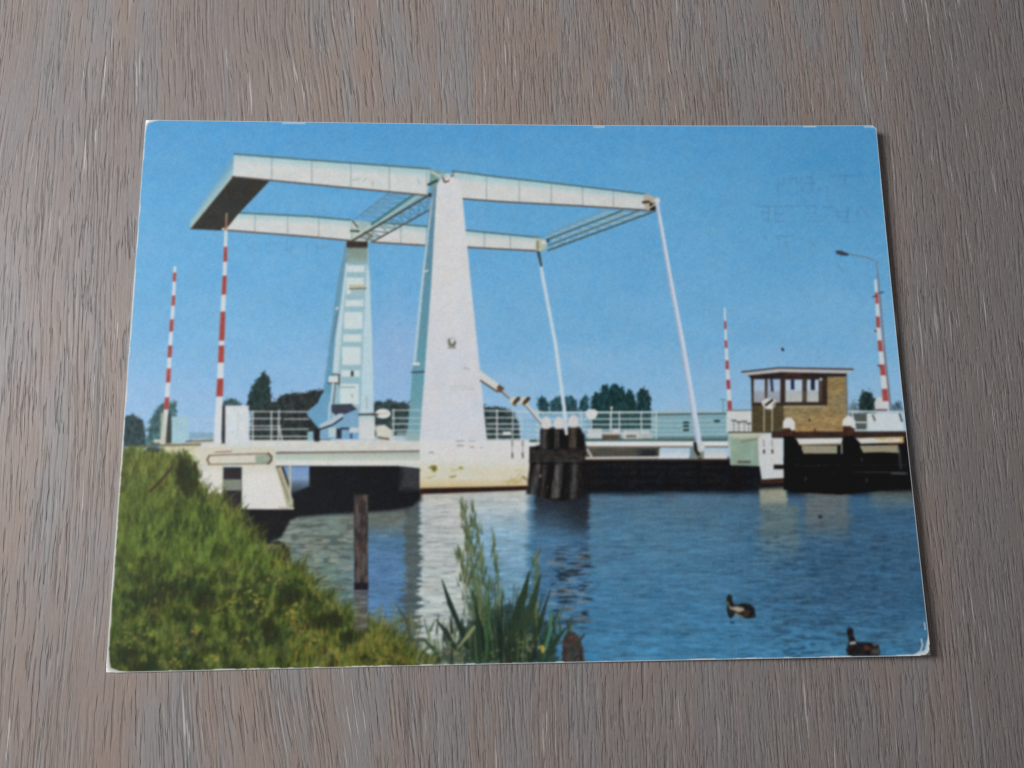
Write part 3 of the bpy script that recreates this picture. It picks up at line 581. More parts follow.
# ------------------------------------------------------------------ mooring post, rocks, the grassy bank
ROCK = part('printed_rocks')
poly(jag([(262, 546), (270, 541), (281, 541), (288, 548), (292, 560), (286, 568), (270, 560)], .8, 3), mottled((40, 34, 36), .6, 4, 4, 3), ROCK); poly([(265, 545), (273, 543), (280, 546), (278, 549), (268, 550)], (128, 124, 92), ROCK, 2)
GRASS = part('printed_grass_bank')
edge = [(95, 446), (124, 447), (150, 447), (172, 452), (190, 452), (197, 462), (201, 488), (214, 500), (228, 510), (240, 522), (252, 536), (264, 548), (282, 562), (298, 572), (314, 590), (332, 606), (352, 618), (372, 628), (392, 636), (408, 650), (420, 668), (424, 690), (90, 690)]
def grass(x, y):
    n = fbm(x / 30, y / 24, 4, 3); m = fbm(x / 6 + y / 40, y / 13, 4, 15); q = fbm(x / 2.2 + y / 30, y / 6.5, 3, 27)
    c = mix(np.broadcast_to(C(88, 102, 40), x.shape + (3,)), C(58, 72, 32), sstep(.42, .72, n))
    c = mix(c, C(112, 118, 52), sstep(.45, .75, m) * .55)
    c = mix(c, C(122, 126, 62), (1 - sstep(450, 505, y)) * .6)
    c = mix(c, C(136, 118, 50), sstep(290, 420, x) * sstep(585, 660, y) * .6)
    c = mix(c, C(44, 60, 28), .6 * sstep(550, 660, y) * (1 - sstep(150, 340, x)) * (1 - sstep(.40, .62, n)))
    c = mix(c, C(98, 120, 44), .6 * sstep(490, 525, y) * (1 - sstep(555, 590, y)) * sstep(.40, .56, m))
    c = mix(c, C(66, 66, 42), .7 * sstep(.56, .66, fbm(x / 14, y / 12, 3, 61)) * sstep(540, 600, y))
    bl = fbm(x / 9, y / 8, 3, 71); low = sstep(540, 590, y)
    c = mix(c, C(42, 50, 28), .75 * low * sstep(.52, .66, bl)); c = mix(c, C(116, 120, 52), .5 * low * (1 - sstep(.30, .42, bl)))
    c = mix(c, np.repeat(c.mean(-1, keepdims=True), 3, -1), np.full(x.shape, .10)); return (c * .94 + C(0, 3, 1)) * (1 + .75 * (q - .5) + .35 * (m - .5))[..., None]
poly(jag(edge, 2.6, 2.2, keep=(19, 20, 21)), grass, GRASS, 3.0)
def strokes(n, area, cols, lo, hi, w, a, lean=.25):
    for _ in range(n):
        x, y = area()
        L = rng.uniform(lo, hi); k = rng.normal(0, lean)
        c = np.array(cols[rng.integers(len(cols))]) * rng.uniform(.85, 1.15)
        line([(x, y), (x + k * L * .4, y - L * .55), (x + k * L, y - L)], w, c, GRASS if a > .6 else 0, 1.2, a, w2=w * .4)
ex = [p[0] for p in edge[:21]]; ey = [p[1] for p in edge[:21]]
top = lambda x: float(np.interp(x, ex, ey))
def in_bank():
    while True:
        x, y = rng.uniform(100, 418), rng.uniform(452, 676)
        if y > top(x) + 3: return x, y
strokes(2300, in_bank, [(66, 86, 34), (98, 114, 42), (122, 126, 58), (48, 60, 28), (84, 102, 44), (40, 52, 26), (116, 108, 50)], 4, 11, 1.2, .36)
strokes(260, lambda: (lambda x: (x, rng.uniform(620, 672)))(rng.uniform(290, 420)), [(142, 122, 50), (124, 112, 46), (96, 92, 40), (156, 134, 60)], 4, 12, 1.5, .55)
def on_edge():
    x = rng.uniform(200, 416); return x, top(x) + rng.uniform(0, 5)
strokes(420, on_edge, [(92, 108, 44), (112, 118, 52), (70, 84, 38), (120, 112, 52), (52, 62, 32)], 3, 12, 1.5, .75, .5)
strokes(190, on_edge, [(110, 118, 54), (90, 104, 46), (132, 128, 64), (72, 86, 40)], 8, 24, 1.1, .62, .5)
for cx in (214, 236, 251, 272, 296, 305, 322, 341, 350, 366, 384, 398, 410, 420, 428):   # tufts that hang out over the water
    cy = top(min(cx, 416)) + 3
    for _ in range(26):
        x, y = rng.normal(cx + 3, 5), rng.normal(cy, 3); L = rng.uniform(5, 15); k = rng.normal(.25, .35)
        line([(x, y), (x + k * L * .4, y - L * .6), (x + k * L, y - L * .9)], 1.6, np.array([(86, 98, 42), (60, 72, 34), (116, 116, 56), (46, 56, 30)][rng.integers(4)]) * rng.uniform(.85, 1.1), GRASS, 1.5, .7, w2=.7)
# dark hollows and yellow flower heads
for cx, cy, rx, ry in ((186, 474, 12, 20), (188, 482, 11, 18), (184, 468, 9, 12), (152, 598, 18, 12), (176, 590, 22, 14), (205, 600, 14, 12), (290, 596, 12, 7), (320, 622, 14, 8), (124, 656, 14, 10), (150, 668, 18, 5), (268, 630, 10, 12), (336, 622, 12, 9), (352, 636, 14, 7)):
    for _ in range(60):
        x, y = rng.normal(cx, rx * .5), rng.normal(cy, ry * .45)
        line([(x, y + 3), (x + rng.normal(0, 1.5), y - 4)], 2.2, (38 + rng.uniform(-8, 14), 44 + rng.uniform(-8, 14), 28), 0, 1.6, .42)
for cx, cy, n in ((240, 600, 10), (258, 606, 12), (292, 610, 16), (250, 592, 6), (128, 640, 9), (176, 664, 10), (180, 645, 4), (215, 660, 8), (310, 640, 8), (222, 612, 5), (278, 580, 5), (196, 628, 7), (150, 632, 7), (240, 640, 6)):
    for _ in range(n):
        x, y = rng.normal(cx, 5), rng.normal(cy, 4); oval(x, y, rng.uniform(.8, 2.2), rng.uniform(.8, 1.8), (156 + rng.uniform(-14, 18), 150 + rng.uniform(-16, 12), 70), 0, 1.5, .6)
line([(150, 491), (160, 481), (172, 467)], 2.6, (62, 50, 40), 0, 1.5, .9)
oval(154, 449, 7, 3, (56, 62, 52), 0, 2.4, .8)
for _ in range(26):
    x = rng.uniform(206, 252); y = 503 + (x - 206) * .4; line([(x, y), (x + rng.normal(0, 2), y - rng.uniform(5, 14))], 1.4, (112, 118, 60), 0, 1.2, .6, w2=.5)
POST = part('printed_mooring_post')
rect(354, 590, 368, 630, lambda x, y: mix(np.broadcast_to(C(82, 78, 80), x.shape + (3,)), C(112, 118, 112), sstep(.5, .8, vnoise(x / 8, y / 1.6, 5))), 0, 2.0, .85); poly([(353.5, 494.5), (367.5, 494.5), (368, 590), (354.5, 590)], lambda x, y: mix(np.broadcast_to(C(88, 78, 74), x.shape + (3,)), C(52, 46, 46), sstep(.40, .7, fbm(x / 2.5, y / 14, 3, 5))), POST)
line([(354.3, 496), (354.8, 588)], 1.4, (52, 46, 46), 0, 1.3, .8); rect(354, 582.5, 368, 590, (34, 31, 38), POST)
strokes(40, lambda: (rng.uniform(346, 412), rng.uniform(618, 656)), [(126, 128, 60), (108, 116, 58), (142, 124, 56)], 8, 26, 1.1, .55, .12)

# ------------------------------------------------------------------ reeds and boulder at the water's edge
BOUL = part('printed_boulder')
poly(jag([(563, 640), (567, 634), (573, 632), (579, 636), (583, 645), (586, 664), (562, 664)], .5, 3), mottled((70, 60, 57), .7, 4, 4, 2), BOUL, 1.8)
REED = part('printed_reed_clump')
poly(jag([(436, 664), (446, 648), (462, 636), (472, 618), (484, 606), (498, 612), (508, 600), (520, 612), (534, 606), (544, 622), (556, 634), (560, 664)], 3.5, 3), mottled((40, 50, 40), 1.2, 3, 9, 31), REED, 3.0, .72)
def blade(p, w, c, a=1.0): line(p, w, c, REED if a > .6 else 0, 1.1, a, w2=.7)
for _ in range(300):                      # loose dark leaves at the foot
    x = rng.normal(494, 36); x = float(np.clip(x, 428, 582)); y = rng.uniform(630, 668)
    c = [(40, 50, 40), (66, 84, 54), (100, 114, 76), (30, 38, 33), (48, 66, 50)][rng.integers(5)]
    line([(x, y), (x + rng.normal(0, 3), y - rng.uniform(5, 20))], rng.uniform(1.5, 3.6), c, REED, 1.3, .75, w2=.8)
for _ in range(70):
    x = rng.normal(506, 20); c = [(40, 58, 42), (56, 80, 52), (78, 98, 70), (30, 42, 35), (34, 46, 38)][rng.integers(5)]; x = float(np.clip(x, 466, 552)); t = float(np.clip(rng.normal(0, .12) + (x - 505) * .004, -.26, .26))
    L = rng.uniform(30, 78); blade([(x, 662), (x + t * L * .5, 662 - L * .55), (x + t * L * 1.1, 662 - L)], rng.uniform(1.2, 2.6), c, .8)
for tip, foot, bend in (((462, 497), (486, 640), 3), ((472, 500), (492, 640), 2), ((466, 520), (484, 640), 0), ((492, 528), (500, 630), 2), ((537, 548), (538, 640), -2), ((458, 545), (478, 630), 2)):
    n = 95 if tip[0] < 475 else 40        # plumes: many short pale and olive strokes along a stem
    for i in range(n):
        t = rng.uniform(0, .8); x = tip[0] + (foot[0] - tip[0]) * t + bend * math.sin(t * 3) + rng.normal(0, 1.6 + 4.2 * t * (tip[0] < 475) + 1.4 * t); y = tip[1] + (foot[1] - tip[1]) * t
        c = [(104, 114, 78), (78, 94, 60), (138, 140, 104), (56, 72, 48), (42, 54, 40)][rng.integers(5)]
        line([(x, y + 8), (x + rng.normal(-.5, 1.2), y)], 1.7, c, REED, 1.2, .72, w2=.6)
    line([tip, ((tip[0] + foot[0]) / 2 + bend, (tip[1] + foot[1]) / 2), foot], .9, (84, 104, 66), REED, 1.1, .9, w2=2.0)
for p, w, c in (([(424, 640), (434, 650), (440, 662)], 1.5, (50, 64, 46)), ([(560, 610), (548, 634), (540, 660)], 1.6, (46, 64, 46)), ([(474, 606), (482, 630), (486, 660)], 1.5, (32, 44, 36)), ([(520, 596), (512, 626), (508, 656)], 1.5, (36, 50, 38)), ([(551, 590), (541, 620), (532, 650)], 1.4, (44, 58, 44)),
                ([(442, 580), (450, 604), (462, 632), (468, 650)], 2.0, (36, 50, 42)), ([(436, 620), (446, 632), (455, 648)], 2.0, (42, 54, 46)), ([(396, 605), (406, 620), (411, 640)], 1.4, (70, 80, 66)),
                ([(530, 571), (524, 596), (515, 624), (512, 640)], 3.0, (44, 60, 44)), ([(541, 575), (534, 600), (525, 628)], 3.0, (50, 66, 50)), ([(568, 627), (556, 642), (546, 662)], 2.0, (40, 62, 50)),
                ([(586, 634), (578, 644), (572, 660)], 1.6, (52, 62, 56)), ([(489, 590), (488, 630), (486, 660)], 1.3, (56, 88, 54)), ([(476, 596), (478, 630), (480, 660)], 2.0, (40, 56, 44)), ([(552, 605), (551, 630), (546, 650)], 1.4, (70, 118, 96)),
                ([(457, 650), (468, 636), (474, 628)], 1.6, (128, 138, 100)), ([(498, 606), (500, 640), (500, 662)], 1.8, (34, 44, 40)), ([(508, 640), (509, 664)], 3.0, (44, 50, 40))):
    ww = w * 2.5
    line([p[0], p[1]], .9, c, REED, 1.1, 1, w2=ww); line(p[1:], ww, c, REED, 1.1, 1, w2=ww * .9)
oval(543.5, 650, 1.8, 4, (196, 170, 72), 0, 1.5, .9); oval(541, 648, 3, 2, (176, 160, 80), 0, 1.6, .7)
for x, y in ((437, 645), (443, 652), (452, 640), (466, 648), (520, 645), (526, 655), (495, 655), (533, 640), (458, 655)):
    for _ in range(5): oval(x + rng.normal(0, 3), y + rng.normal(0, 4), rng.uniform(1.2, 2.6), rng.uniform(1.0, 2.2), (124 + rng.uniform(-30, 20), 138 + rng.uniform(-30, 14), 98), 0, 1.6, .55)

# ------------------------------------------------------------------ ducks and ripples
for x0, x1, y, a in ((785, 796, 654, .7), (803, 815, 654, .7), (790, 806, 649, .6), (803, 826, 639, .5), (838, 846, 636, .5), (872, 884, 636, .4), (852, 862, 624, .4), (778, 782, 628, .4), (682, 690, 635, .5), (798, 806, 598, .5), (906, 914, 641, .5),
                     (812, 850, 626, .25), (786, 822, 621, .25), (905, 912, 650, .35), (824, 830, 588, .35), (575, 588, 652, .4), (620, 632, 645, .35)):
    line([(x0, y), (.5 * (x0 + x1), y + .6), (x1, y)], 1.5, (34, 52, 72), 0, 1.4, a)
oval(821.5, 517, 2.4, 2.0, (38, 48, 60), 0, 1.3, .9)
D1 = part('printed_duck', 0, 'duck swimming alone on open water')
poly([(727.7, 602), (728, 597.5), (730.5, 594.5), (733.3, 597), (733.6, 602), (736, 605.5), (745, 603.8), (752, 605), (756, 609), (756.8, 614), (757.2, 618), (750, 619.3), (742, 618.5), (737, 614), (732.5, 619.5), (730, 618), (728, 611), (728.5, 605)], mottled((32, 35, 36), .8, 2.4, 2, 3), D1, 1.2)
poly([(729.5, 605), (733, 608), (738, 607), (744, 608.5), (746, 611), (740, 613), (731.5, 609.5)], (168, 158, 142), D1, 1.5); line([(737, 614.5), (742, 617), (744, 618)], 2.4, (128, 130, 122), 0, 1.4, .8); oval(748, 614, 3.4, 3.4, (70, 52, 40), D1, 2, .8); oval(733.5, 623.3, 2.3, 1.1, (30, 44, 58), 0, 1.2, .9); line([(728, 603), (730, 604)], 1.3, (150, 150, 120), 0, 1.1, .7)
D2 = part('printed_duck', 0, 'duck near the corner of the card')
poly([(847.5, 634), (848.5, 629.5), (851.5, 627.8), (854.5, 630.5), (855, 637), (857.5, 642.5), (868, 643), (876, 644), (880, 647), (881.5, 654), (879, 657), (850, 657), (847, 651), (849.5, 645), (850, 640)], mottled((34, 32, 33), .8, 2.6, 2, 6), D2, 1.2)
line([(840, 634.5), (848, 635)], 1.6, (50, 60, 66), D2, 1.2, .8); poly([(850.5, 643), (857, 642.3), (857, 644.5), (851.5, 645.5)], (186, 190, 188), D2); oval(868, 649, 3, 2.4, (96, 56, 48), D2, 2, .8); oval(875.5, 645.3, 2, 1.5, (110, 112, 110), D2, 1.6, .8); poly([(872, 650), (880, 649), (881, 655), (873, 655)], (92, 88, 80), D2, 2.2, .7)

# ------------------------------------------------------------------ ageing: soft print, worn rim
def soften(a, k):
    b = a.copy()
    for ax in (0, 1):
        b = (np.roll(b, 1, ax) + np.roll(b, -1, ax)) * k + b * (1 - 2 * k)
    return b
IMG = soften(soften(IMG, .25), .22)
lum = IMG.mean(2, keepdims=True)
mot = (fbm(X / 2.2, Y / 2.2, 2, 80) - .5); mot2 = (fbm(X / 9, Y / 9, 3, 90) - .5)
mot3 = (fbm(X / 5, Y / 5, 2, 120) - .5); mot4 = (fbm(X / 13, Y / 11, 2, 140) - .5); mot5 = (fbm(X / 1.3, Y / 1.3, 1, 160) - .5)
IMG = IMG + (mot * 7 + mot3 * 5 + mot5 * 7)[..., None] + mot2[..., None] * C(6, 1, -5) + mot4[..., None] * C(-5, 2, 5)
IMG = np.clip(IMG, 8, 235)
# distance of each point of the sheet to the card's rounded rim
RAD = 1.3
qx = np.abs(GX) - (CARD_W / 2 - RAD); qy = np.abs(GY) - (CARD_H / 2 - RAD)
rim = RAD - (np.hypot(np.maximum(qx, 0), np.maximum(qy, 0)) + np.minimum(np.maximum(qx, qy), 0))
nz = fbm(GX / 3.0, GY / 3.0, 4, 100); nz2 = fbm(GX / .9, GY / .9, 3, 110)
bite = .0 + .05 * sstep(.64, .8, nz)
for sx, sy, r, s in ((-1, 1, 2.0, .22), (1, 1, 2.0, .06), (1, -1, 2.4, .34), (-1, -1, 2.6, .24)):
    bite = bite + s * np.exp(-((GX - sx * CARD_W / 2) ** 2 + (GY - sy * CARD_H / 2) ** 2) / r ** 2)
WORN = rim < bite
wl = np.where(GX < -CARD_W / 2 + 1.5, .10 + .12 * sstep(.42, .6, nz) + .12 * sstep(10, -45, GY), 0); wb = np.where(GY < -CARD_H / 2 + 1.5, .09 + .10 * sstep(.46, .60, nz), 0); wt = np.where(GY > CARD_H / 2 - 1.5, .02 + .04 * sstep(.58, .66, nz), 0)
wr = np.where((GX > CARD_W / 2 - 1.5), .02 + .10 * sstep(.6, .7, nz), 0)
wear = np.maximum.reduce([wl, wb, wt, wr, bite])
for sx, sy, r, q in ((1, -1, 2.3, 1.0), (-1, -1, 2.2, .55), (-1, 1, 1.8, .35)):
    wear = wear + q * np.exp(-((GX - sx * CARD_W / 2) ** 2 + (GY - sy * CARD_H / 2) ** 2) / r ** 2) * (.6 + .8 * nz2)
scuff = np.clip(1 - sstep(wear * .55, wear * 1.35 + .06, rim), 0, 1) * .9
IMG = mix(IMG, C(214, 214, 212), scuff)
line([(922, 640), (923, 646), (921, 652), (917, 655)], 1.8, (186, 200, 208), 0, 1.4, .75); line([(925, 624), (926, 630)], 1.6, (196, 204, 208), 0, 1.2, .7)
for a, b in (((282, 121.8), (304, 122.0)), ((804, 125.6), (815, 125.7)), ((594, 124.8), (604, 124.8)), ((864, 126.3), (873, 127))): line([a, b], 1.6, (186, 200, 210), 0, 1.2, .8)

# ------------------------------------------------------------------ materials
def nt(name):
    m = bpy.data.materials.new(name); m.use_nodes = True
    t = m.node_tree; t.nodes.clear(); o = t.nodes.new('ShaderNodeOutputMaterial'); p = t.nodes.new('ShaderNodeBsdfPrincipled')
    t.links.new(p.outputs[0], o.inputs[0]); return m, t, p
def N(t, kind, **kw):
    n = t.nodes.new(kind)
    for k, v in kw.items():
        if k in n.inputs: n.inputs[k].default_value = v
        else: setattr(n, k, v)
    return n
def math_(t, op, a, b=None, c=None, clamp=False):
    n = t.nodes.new('ShaderNodeMath'); n.operation = op; n.use_clamp = clamp
    for i, v in enumerate((a, b, c)):
        if v is None: continue
        if hasattr(v, 'links') or hasattr(v, 'is_linked'): t.links.new(v, n.inputs[i])
        else: n.inputs[i].default_value = v
    return n.outputs[0]
def ramp(t, v, lo, hi):
    n = t.nodes.new('ShaderNodeMapRange'); n.interpolation_type = 'SMOOTHSTEP'
    n.inputs['From Min'].default_value = lo; n.inputs['From Max'].default_value = hi
    t.links.new(v, n.inputs['Value']); return n.outputs['Result']
def mixc(t, f, a, b, mode='MIX'):
    n = t.nodes.new('ShaderNodeMix'); n.data_type = 'RGBA'; n.blend_type = mode
    for i, v in ((0, f), (6, a), (7, b)):
        if hasattr(v, 'is_linked'): t.links.new(v, n.inputs[i])
        elif isinstance(v, tuple): n.inputs[i].default_value = (*v, 1)
        else: n.inputs[i].default_value = v
    return n.outputs[2]
def lin(c): return tuple(((v / 255 + .055) / 1.055) ** 2.4 if v > 10.3 else v / 255 / 12.92 for v in c)

INK, t, p = nt('glossy_ink')
a = N(t, 'ShaderNodeVertexColor', layer_name='ink')
tc = N(t, 'ShaderNodeTexCoord')
g = N(t, 'ShaderNodeTexNoise', Scale=5200.0, Detail=2.0); t.links.new(tc.outputs['Object'], g.inputs['Vector'])
gv = math_(t, 'MULTIPLY_ADD', g.outputs[0], .10, .95)
sc = t.nodes.new('ShaderNodeVectorMath'); sc.operation = 'SCALE'; t.links.new(a.outputs[0], sc.inputs[0]); t.links.new(gv, sc.inputs['Scale'])
t.links.new(sc.outputs[0], p.inputs['Base Color'])
p.inputs['Roughness'].default_value = .45; p.inputs['Specular IOR Level'].default_value = .22
b = N(t, 'ShaderNodeBump', Strength=.12, Distance=.00006); wv = N(t, 'ShaderNodeTexNoise', Scale=420.0, Detail=4.0)
t.links.new(tc.outputs['Object'], wv.inputs['Vector']); t.links.new(wv.outputs[0], b.inputs['Height']); t.links.new(b.outputs[0], p.inputs['Normal'])

PAPER, t, p = nt('worn_white_paper')
tc = N(t, 'ShaderNodeTexCoord'); g = N(t, 'ShaderNodeTexNoise', Scale=1500.0, Detail=4.0); t.links.new(tc.outputs['Object'], g.inputs['Vector'])
t.links.new(mixc(t, ramp(t, g.outputs[0], .35, .7), (.86, .86, .84), (.76, .75, .72)), p.inputs['Base Color']); p.inputs['Roughness'].default_value = .8

# limed oak: long fibres, dark open pores, white lime caught in some of them
WOOD, t, p = nt('limed_oak')
tc = N(t, 'ShaderNodeTexCoord'); mm = N(t, 'ShaderNodeVectorMath', operation='SCALE'); mm.inputs['Scale'].default_value = 1000; t.links.new(tc.outputs['Object'], mm.inputs[0])
def mapped(v, s, loc=(0, 0, 0)):
    n = t.nodes.new('ShaderNodeMapping'); n.inputs['Scale'].default_value = s; n.inputs['Location'].default_value = loc; t.links.new(v, n.inputs['Vector']); return n.outputs[0]
def noise(v, detail=2.0, rough=.5, dist=0.0):
    n = N(t, 'ShaderNodeTexNoise', Scale=1.0, Detail=detail, Roughness=rough, Distortion=dist); t.links.new(v, n.inputs['Vector']); return n.outputs[0]
w1 = noise(mapped(mm.outputs[0], (.012, .005, 1)), 1); w2 = noise(mapped(mm.outputs[0], (.20, .04, 1), (7, 3, 0)), 2)
wx = math_(t, 'ADD', math_(t, 'MULTIPLY_ADD', w1, 14.0, -7.0), math_(t, 'MULTIPLY_ADD', w2, 1.1, -.55))
sep = N(t, 'ShaderNodeSeparateXYZ'); t.links.new(mm.outputs[0], sep.inputs[0])
def bump2(cx, cy, sx, sy):               # a soft spot on the board
    ex_ = math_(t, 'POWER', math_(t, 'MULTIPLY_ADD', sep.outputs[0], 1 / sx, -cx / sx), 2.0); ey_ = math_(t, 'POWER', math_(t, 'MULTIPLY_ADD', sep.outputs[1], 1 / sy, -cy / sy), 2.0)
    return math_(t, 'EXPONENT', math_(t, 'MULTIPLY', math_(t, 'ADD', ex_, ey_), -1.0))
# two places where the grain runs aslant round a buried knot
wx = math_(t, 'ADD', wx, math_(t, 'MULTIPLY', bump2(-40, 66, 26, 30), math_(t, 'MULTIPLY_ADD', sep.outputs[1], .17, -11.0)))
wx = math_(t, 'ADD', wx, math_(t, 'MULTIPLY', bump2(-40, -62, 24, 22), math_(t, 'MULTIPLY_ADD', sep.outputs[1], .26, 16.0)))
cb = N(t, 'ShaderNodeCombineXYZ'); t.links.new(wx, cb.inputs[0])
ad = N(t, 'ShaderNodeVectorMath', operation='ADD'); t.links.new(mm.outputs[0], ad.inputs[0]); t.links.new(cb.outputs[0], ad.inputs[1]); G = ad.outputs[0]
band = noise(mapped(G, (.11, .006, 1), (3, 9, 0)), 4, .6)
patch = noise(mapped(mm.outputs[0], (.012, .008, 1), (11, 5, 0)), 3)
tint = noise(mapped(G, (.16, .022, 1), (41, 7, 0)), 4, .65)
fibre = noise(mapped(G, (2.6, .12, 1)), 5, .65)
fine = noise(mapped(G, (4.5, .8, 1), (1, 1, 0)), 3, .6)
pore = noise(mapped(G, (1.9, .090, 1), (5, 2, 0)), 2, .5, .08)
lit_lip = noise(mapped(G, (1.9, .090, 1), (5 - .62, 2, 0)), 2, .5, .08)   # far lip of the same pores: lime and lit relief painted pale
pore2 = noise(mapped(G, (2.9, .20, 1), (15, 8, 0)), 2, .5, .05)
lit_lip2 = noise(mapped(G, (2.9, .20, 1), (15 - .75, 8, 0)), 2, .5, .05)
lime = noise(mapped(G, (1.9, .055, 1), (25, 4, 0)), 2, .5, .1)
lden = noise(mapped(G, (.07, .03, 1), (2, 31, 0)), 2)
gl = noise(mapped(G, (1.15, .016, 1), (51, 6, 0)), 3, .55, .05)
gl2 = noise(mapped(G, (1.15, .016, 1), (51 - .34, 6, 0)), 3, .55, .05)
lmask = ramp(t, noise(mapped(G, (.09, .03, 1), (61, 2, 0)), 2), .38, .56)
lit_line = math_(t, 'MULTIPLY', ramp(t, math_(t, 'ABSOLUTE', math_(t, 'SUBTRACT', gl2, .5)), .020, .005), lmask)  # pale lip beside the long grain lines, lit relief put into the colour
lines_ = math_(t, 'MULTIPLY', ramp(t, math_(t, 'ABSOLUTE', math_(t, 'SUBTRACT', gl, .5)), .016, .004), ramp(t, noise(mapped(G, (.09, .03, 1), (61, 2, 0)), 2), .42, .60))
pm = math_(t, 'MULTIPLY', ramp(t, pore, .56, .63), ramp(t, band, .28, .56))
pm2 = math_(t, 'MULTIPLY', math_(t, 'MULTIPLY', ramp(t, pore2, .57, .65), ramp(t, sep.outputs[0], -60, 30)), .75)
pores = math_(t, 'MAXIMUM', pm, pm2)
lit_lips = math_(t, 'MAXIMUM', math_(t, 'MULTIPLY', ramp(t, lit_lip, .56, .64), ramp(t, band, .28, .56)), math_(t, 'MULTIPLY', ramp(t, lit_lip2, .58, .66), .6))
lden = math_(t, 'ADD', lden, math_(t, 'MULTIPLY', bump2(77, 0, 3.0, 400), .26))
lden = math_(t, 'ADD', lden, math_(t, 'MULTIPLY', bump2(-40, -62, 26, 16), .12))
lm = math_(t, 'MULTIPLY', ramp(t, lime, .635, .68), ramp(t, lden, .46, .56))
c = mixc(t, ramp(t, tint, .36, .60), lin((137, 134, 133)), lin((144, 128, 119)))
c = mixc(t, math_(t, 'MULTIPLY', ramp(t, patch, .40, .64), .6), c, lin((126, 120, 119)))
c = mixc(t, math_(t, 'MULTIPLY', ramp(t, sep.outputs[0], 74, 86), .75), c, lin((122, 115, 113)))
c = mixc(t, math_(t, 'MULTIPLY', ramp(t, fibre, .35, .70), .24), c, lin((110, 104, 101)))
c = mixc(t, math_(t, 'MULTIPLY', ramp(t, fine, .45, .70), .22), c, lin((162, 153, 149)))
c = mixc(t, math_(t, 'MULTIPLY', lit_lips, .16), c, lin((180, 177, 176)))
c = mixc(t, math_(t, 'MULTIPLY', pores, .36), c, lin((76, 72, 70)))
c = mixc(t, math_(t, 'MULTIPLY', lit_line, .16), c, lin((190, 187, 186)))
c = mixc(t, math_(t, 'MULTIPLY', lines_, .42), c, lin((76, 71, 69)))
c = mixc(t, math_(t, 'MULTIPLY', lm, .55), c, lin((200, 197, 196)))
t.links.new(c, p.inputs['Base Color'])
t.links.new(math_(t, 'MULTIPLY_ADD', fibre, .2, .42), p.inputs['Roughness']); p.inputs['Specular IOR Level'].default_value = .24
h = math_(t, 'ADD', math_(t, 'MULTIPLY', math_(t, 'MAXIMUM', pores, lines_), -1.0), math_(t, 'MULTIPLY', fibre, .3)); h = math_(t, 'ADD', h, math_(t, 'MULTIPLY', lm, .35))
b = N(t, 'ShaderNodeBump', Strength=.62, Distance=.00024); t.links.new(h, b.inputs['Height']); t.links.new(b.outputs[0], p.inputs['Normal'])

# ------------------------------------------------------------------ meshes
def link(o, parent=None):
    coll.objects.link(o)
    if parent: o.parent = parent
    return o
def mesh_obj(name, verts, faces, mat, parent=None, colors=None):
    me = bpy.data.meshes.new(name)
    verts = np.asarray(verts, np.float32); faces = np.asarray(faces, np.int32)
    me.vertices.add(len(verts)); me.vertices.foreach_set('co', verts.ravel())
    me.loops.add(faces.size); me.loops.foreach_set('vertex_index', faces.ravel())
    me.polygons.add(len(faces)); me.polygons.foreach_set('loop_start', np.arange(0, faces.size, faces.shape[1], dtype=np.int32)); me.polygons.foreach_set('loop_total', np.full(len(faces), faces.shape[1], np.int32))
    me.update(calc_edges=True)
    if colors is not None:
        at = me.color_attributes.new('ink', 'FLOAT_COLOR', 'POINT'); at.data.foreach_set('color', np.asarray(colors, np.float32).ravel())
    me.materials.append(mat); me.validate()
    return link(bpy.data.objects.new(name, me), parent)

card = link(bpy.data.objects.new('postcard', None))
card['label'] = 'glossy old postcard of a white drawbridge over blue water, lying on the wooden table'; card['category'] = 'postcard'

# paper stock: a thin rounded slab that follows the card's bow
def stock():
    n = 60
    us = np.linspace(-1, 1, n); vs = np.linspace(-1, 1, 44)
    U, V = np.meshgrid(us, vs)
    # squircle-free rounded rectangle: pull corner points inside the corner radius
    x = U * CARD_W / 2; y = V * CARD_H / 2; r = .30
    ax = np.abs(x) - (CARD_W / 2 - r); ay = np.abs(y) - (CARD_H / 2 - r)
    both = (ax > 0) & (ay > 0); d = np.hypot(ax, ay); k = np.where(both & (d > r), r / np.maximum(d, 1e-9), 1)
    x = np.where(both, np.sign(x) * (CARD_W / 2 - r + ax * k), x); y = np.where(both, np.sign(y) * (CARD_H / 2 - r + ay * k), y)
    lo = lift(x, y); hi = lo + STOCK - .03
    m, nn = x.shape; idx = np.arange(m * nn).reshape(m, nn)
    vt = np.concatenate([np.stack([x, y, hi], -1).reshape(-1, 3), np.stack([x, y, lo], -1).reshape(-1, 3)]) / 1000
    q = np.stack([idx[:-1, :-1], idx[:-1, 1:], idx[1:, 1:], idx[1:, :-1]], -1).reshape(-1, 4)
    o = m * nn; f = [q, q[:, ::-1] + o]
    ring = np.concatenate([idx[0, :-1], idx[:-1, -1], idx[-1, :0:-1], idx[:0:-1, 0]])
    nx_ = np.roll(ring, -1); f.append(np.stack([ring + o, nx_ + o, nx_, ring], -1))
    return mesh_obj('card_stock', vt, np.concatenate(f), PAPER, card)
stock()

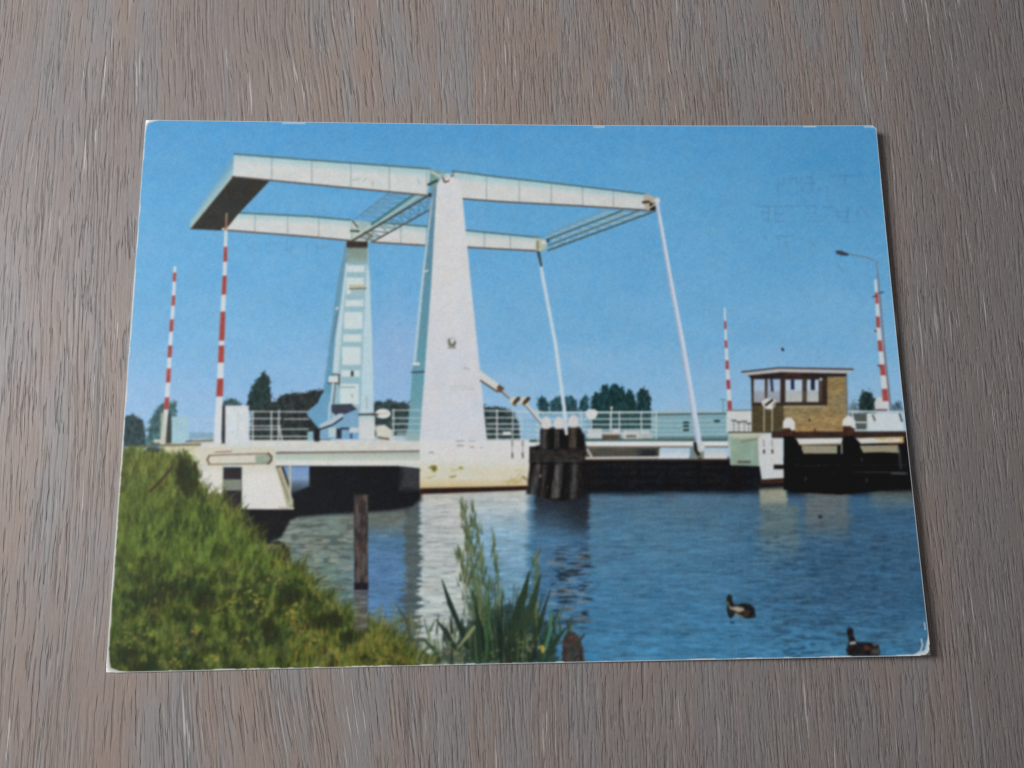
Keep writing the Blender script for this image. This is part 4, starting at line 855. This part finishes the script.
K = 0.94                                   # how bright white paper shows under the room's light
A = IMG / 255.0
A = np.where(A > .0404, ((A + .055) / 1.055) ** 2.4, A / 12.92)
A = np.clip(A / K - .006, .004, .9)
RGBA = np.concatenate([A, np.ones(A.shape[:2] + (1,))], 2).reshape(-1, 4)
ZS = lift(GX, GY) + STOCK
VERT = np.stack([GX, GY, ZS], -1).reshape(-1, 3) / 1000
vid = np.arange(NX * NY).reshape(NY, NX)
QUAD = np.stack([vid[:-1, :-1], vid[:-1, 1:], vid[1:, 1:], vid[1:, :-1]], -1)
worn_q = WORN[:-1, :-1] & WORN[1:, 1:] & WORN[:-1, 1:] & WORN[1:, :-1]
QID = np.where(worn_q, 0, IDS[:-1, :-1])
objs = {}
for pid in range(1, len(PARTS)):
    name, parent, label = PARTS[pid]
    f = QUAD[QID == pid]
    if len(f) < 4: continue
    used, inv = np.unique(f, return_inverse=True)
    o = mesh_obj(name, VERT[used], inv.reshape(-1, 4), INK, objs.get(parent, card), RGBA[used])
    if label: o['label'] = label
    objs[pid] = o

# table top: a thick oak board
def board(w, d, th):
    v = [(sx * w / 2, sy * d / 2, z) for z in (-th, 0) for sx, sy in ((-1, -1), (1, -1), (1, 1), (-1, 1))]
    f = [(4, 5, 6, 7), (3, 2, 1, 0), (0, 1, 5, 4), (1, 2, 6, 5), (2, 3, 7, 6), (3, 0, 4, 7)]
    return mesh_obj('tabletop', v, f, WOOD)
tb = board(1.4, .9, .03); tb['kind'] = 'structure'

# ------------------------------------------------------------------ light: one window to the left, a dim room round it
W = bpy.data.worlds.new('World'); scene.world = W; W.use_nodes = True
bg = W.node_tree.nodes['Background']; bg.inputs[0].default_value = (.96, .97, 1.0, 1); bg.inputs[1].default_value = .155
L = bpy.data.lights.new('window_light', 'AREA'); L.shape = 'RECTANGLE'; L.size = .42; L.size_y = .55; L.energy = 26.0; L.color = (.985, .99, 1.0)
lo = link(bpy.data.objects.new('window_light', L)); lo.location = (-1.12, .30, .79)
from mathutils import Vector, Matrix
lo.rotation_euler = (Vector((0, 0, 0)) - lo.location).to_track_quat('-Z', 'Y').to_euler()

# ------------------------------------------------------------------ camera
cam = bpy.data.cameras.new('camera'); co = link(bpy.data.objects.new('camera', cam)); scene.camera = co
cam.sensor_width = 36; cam.lens = 30.2259
cam.clip_start = .005; cam.clip_end = 20
R = Matrix(((0.998385, 0.003926, -0.056674), (-0.014730, 0.981380, -0.191511), (0.054867, 0.192036, 0.979853)))
co.matrix_world = Matrix.Translation((-0.011236, -0.032733, 0.161532)) @ R.to_4x4()

scene.view_settings.view_transform = 'Standard'; scene.view_settings.look = 'None'; scene.view_settings.gamma = 1; scene.view_settings.exposure = 0
scene.render.resolution_x, scene.render.resolution_y = 1024, 768
scene.render.engine = 'CYCLES'; scene.cycles.use_denoising = False; scene.render.filter_size = 1.9
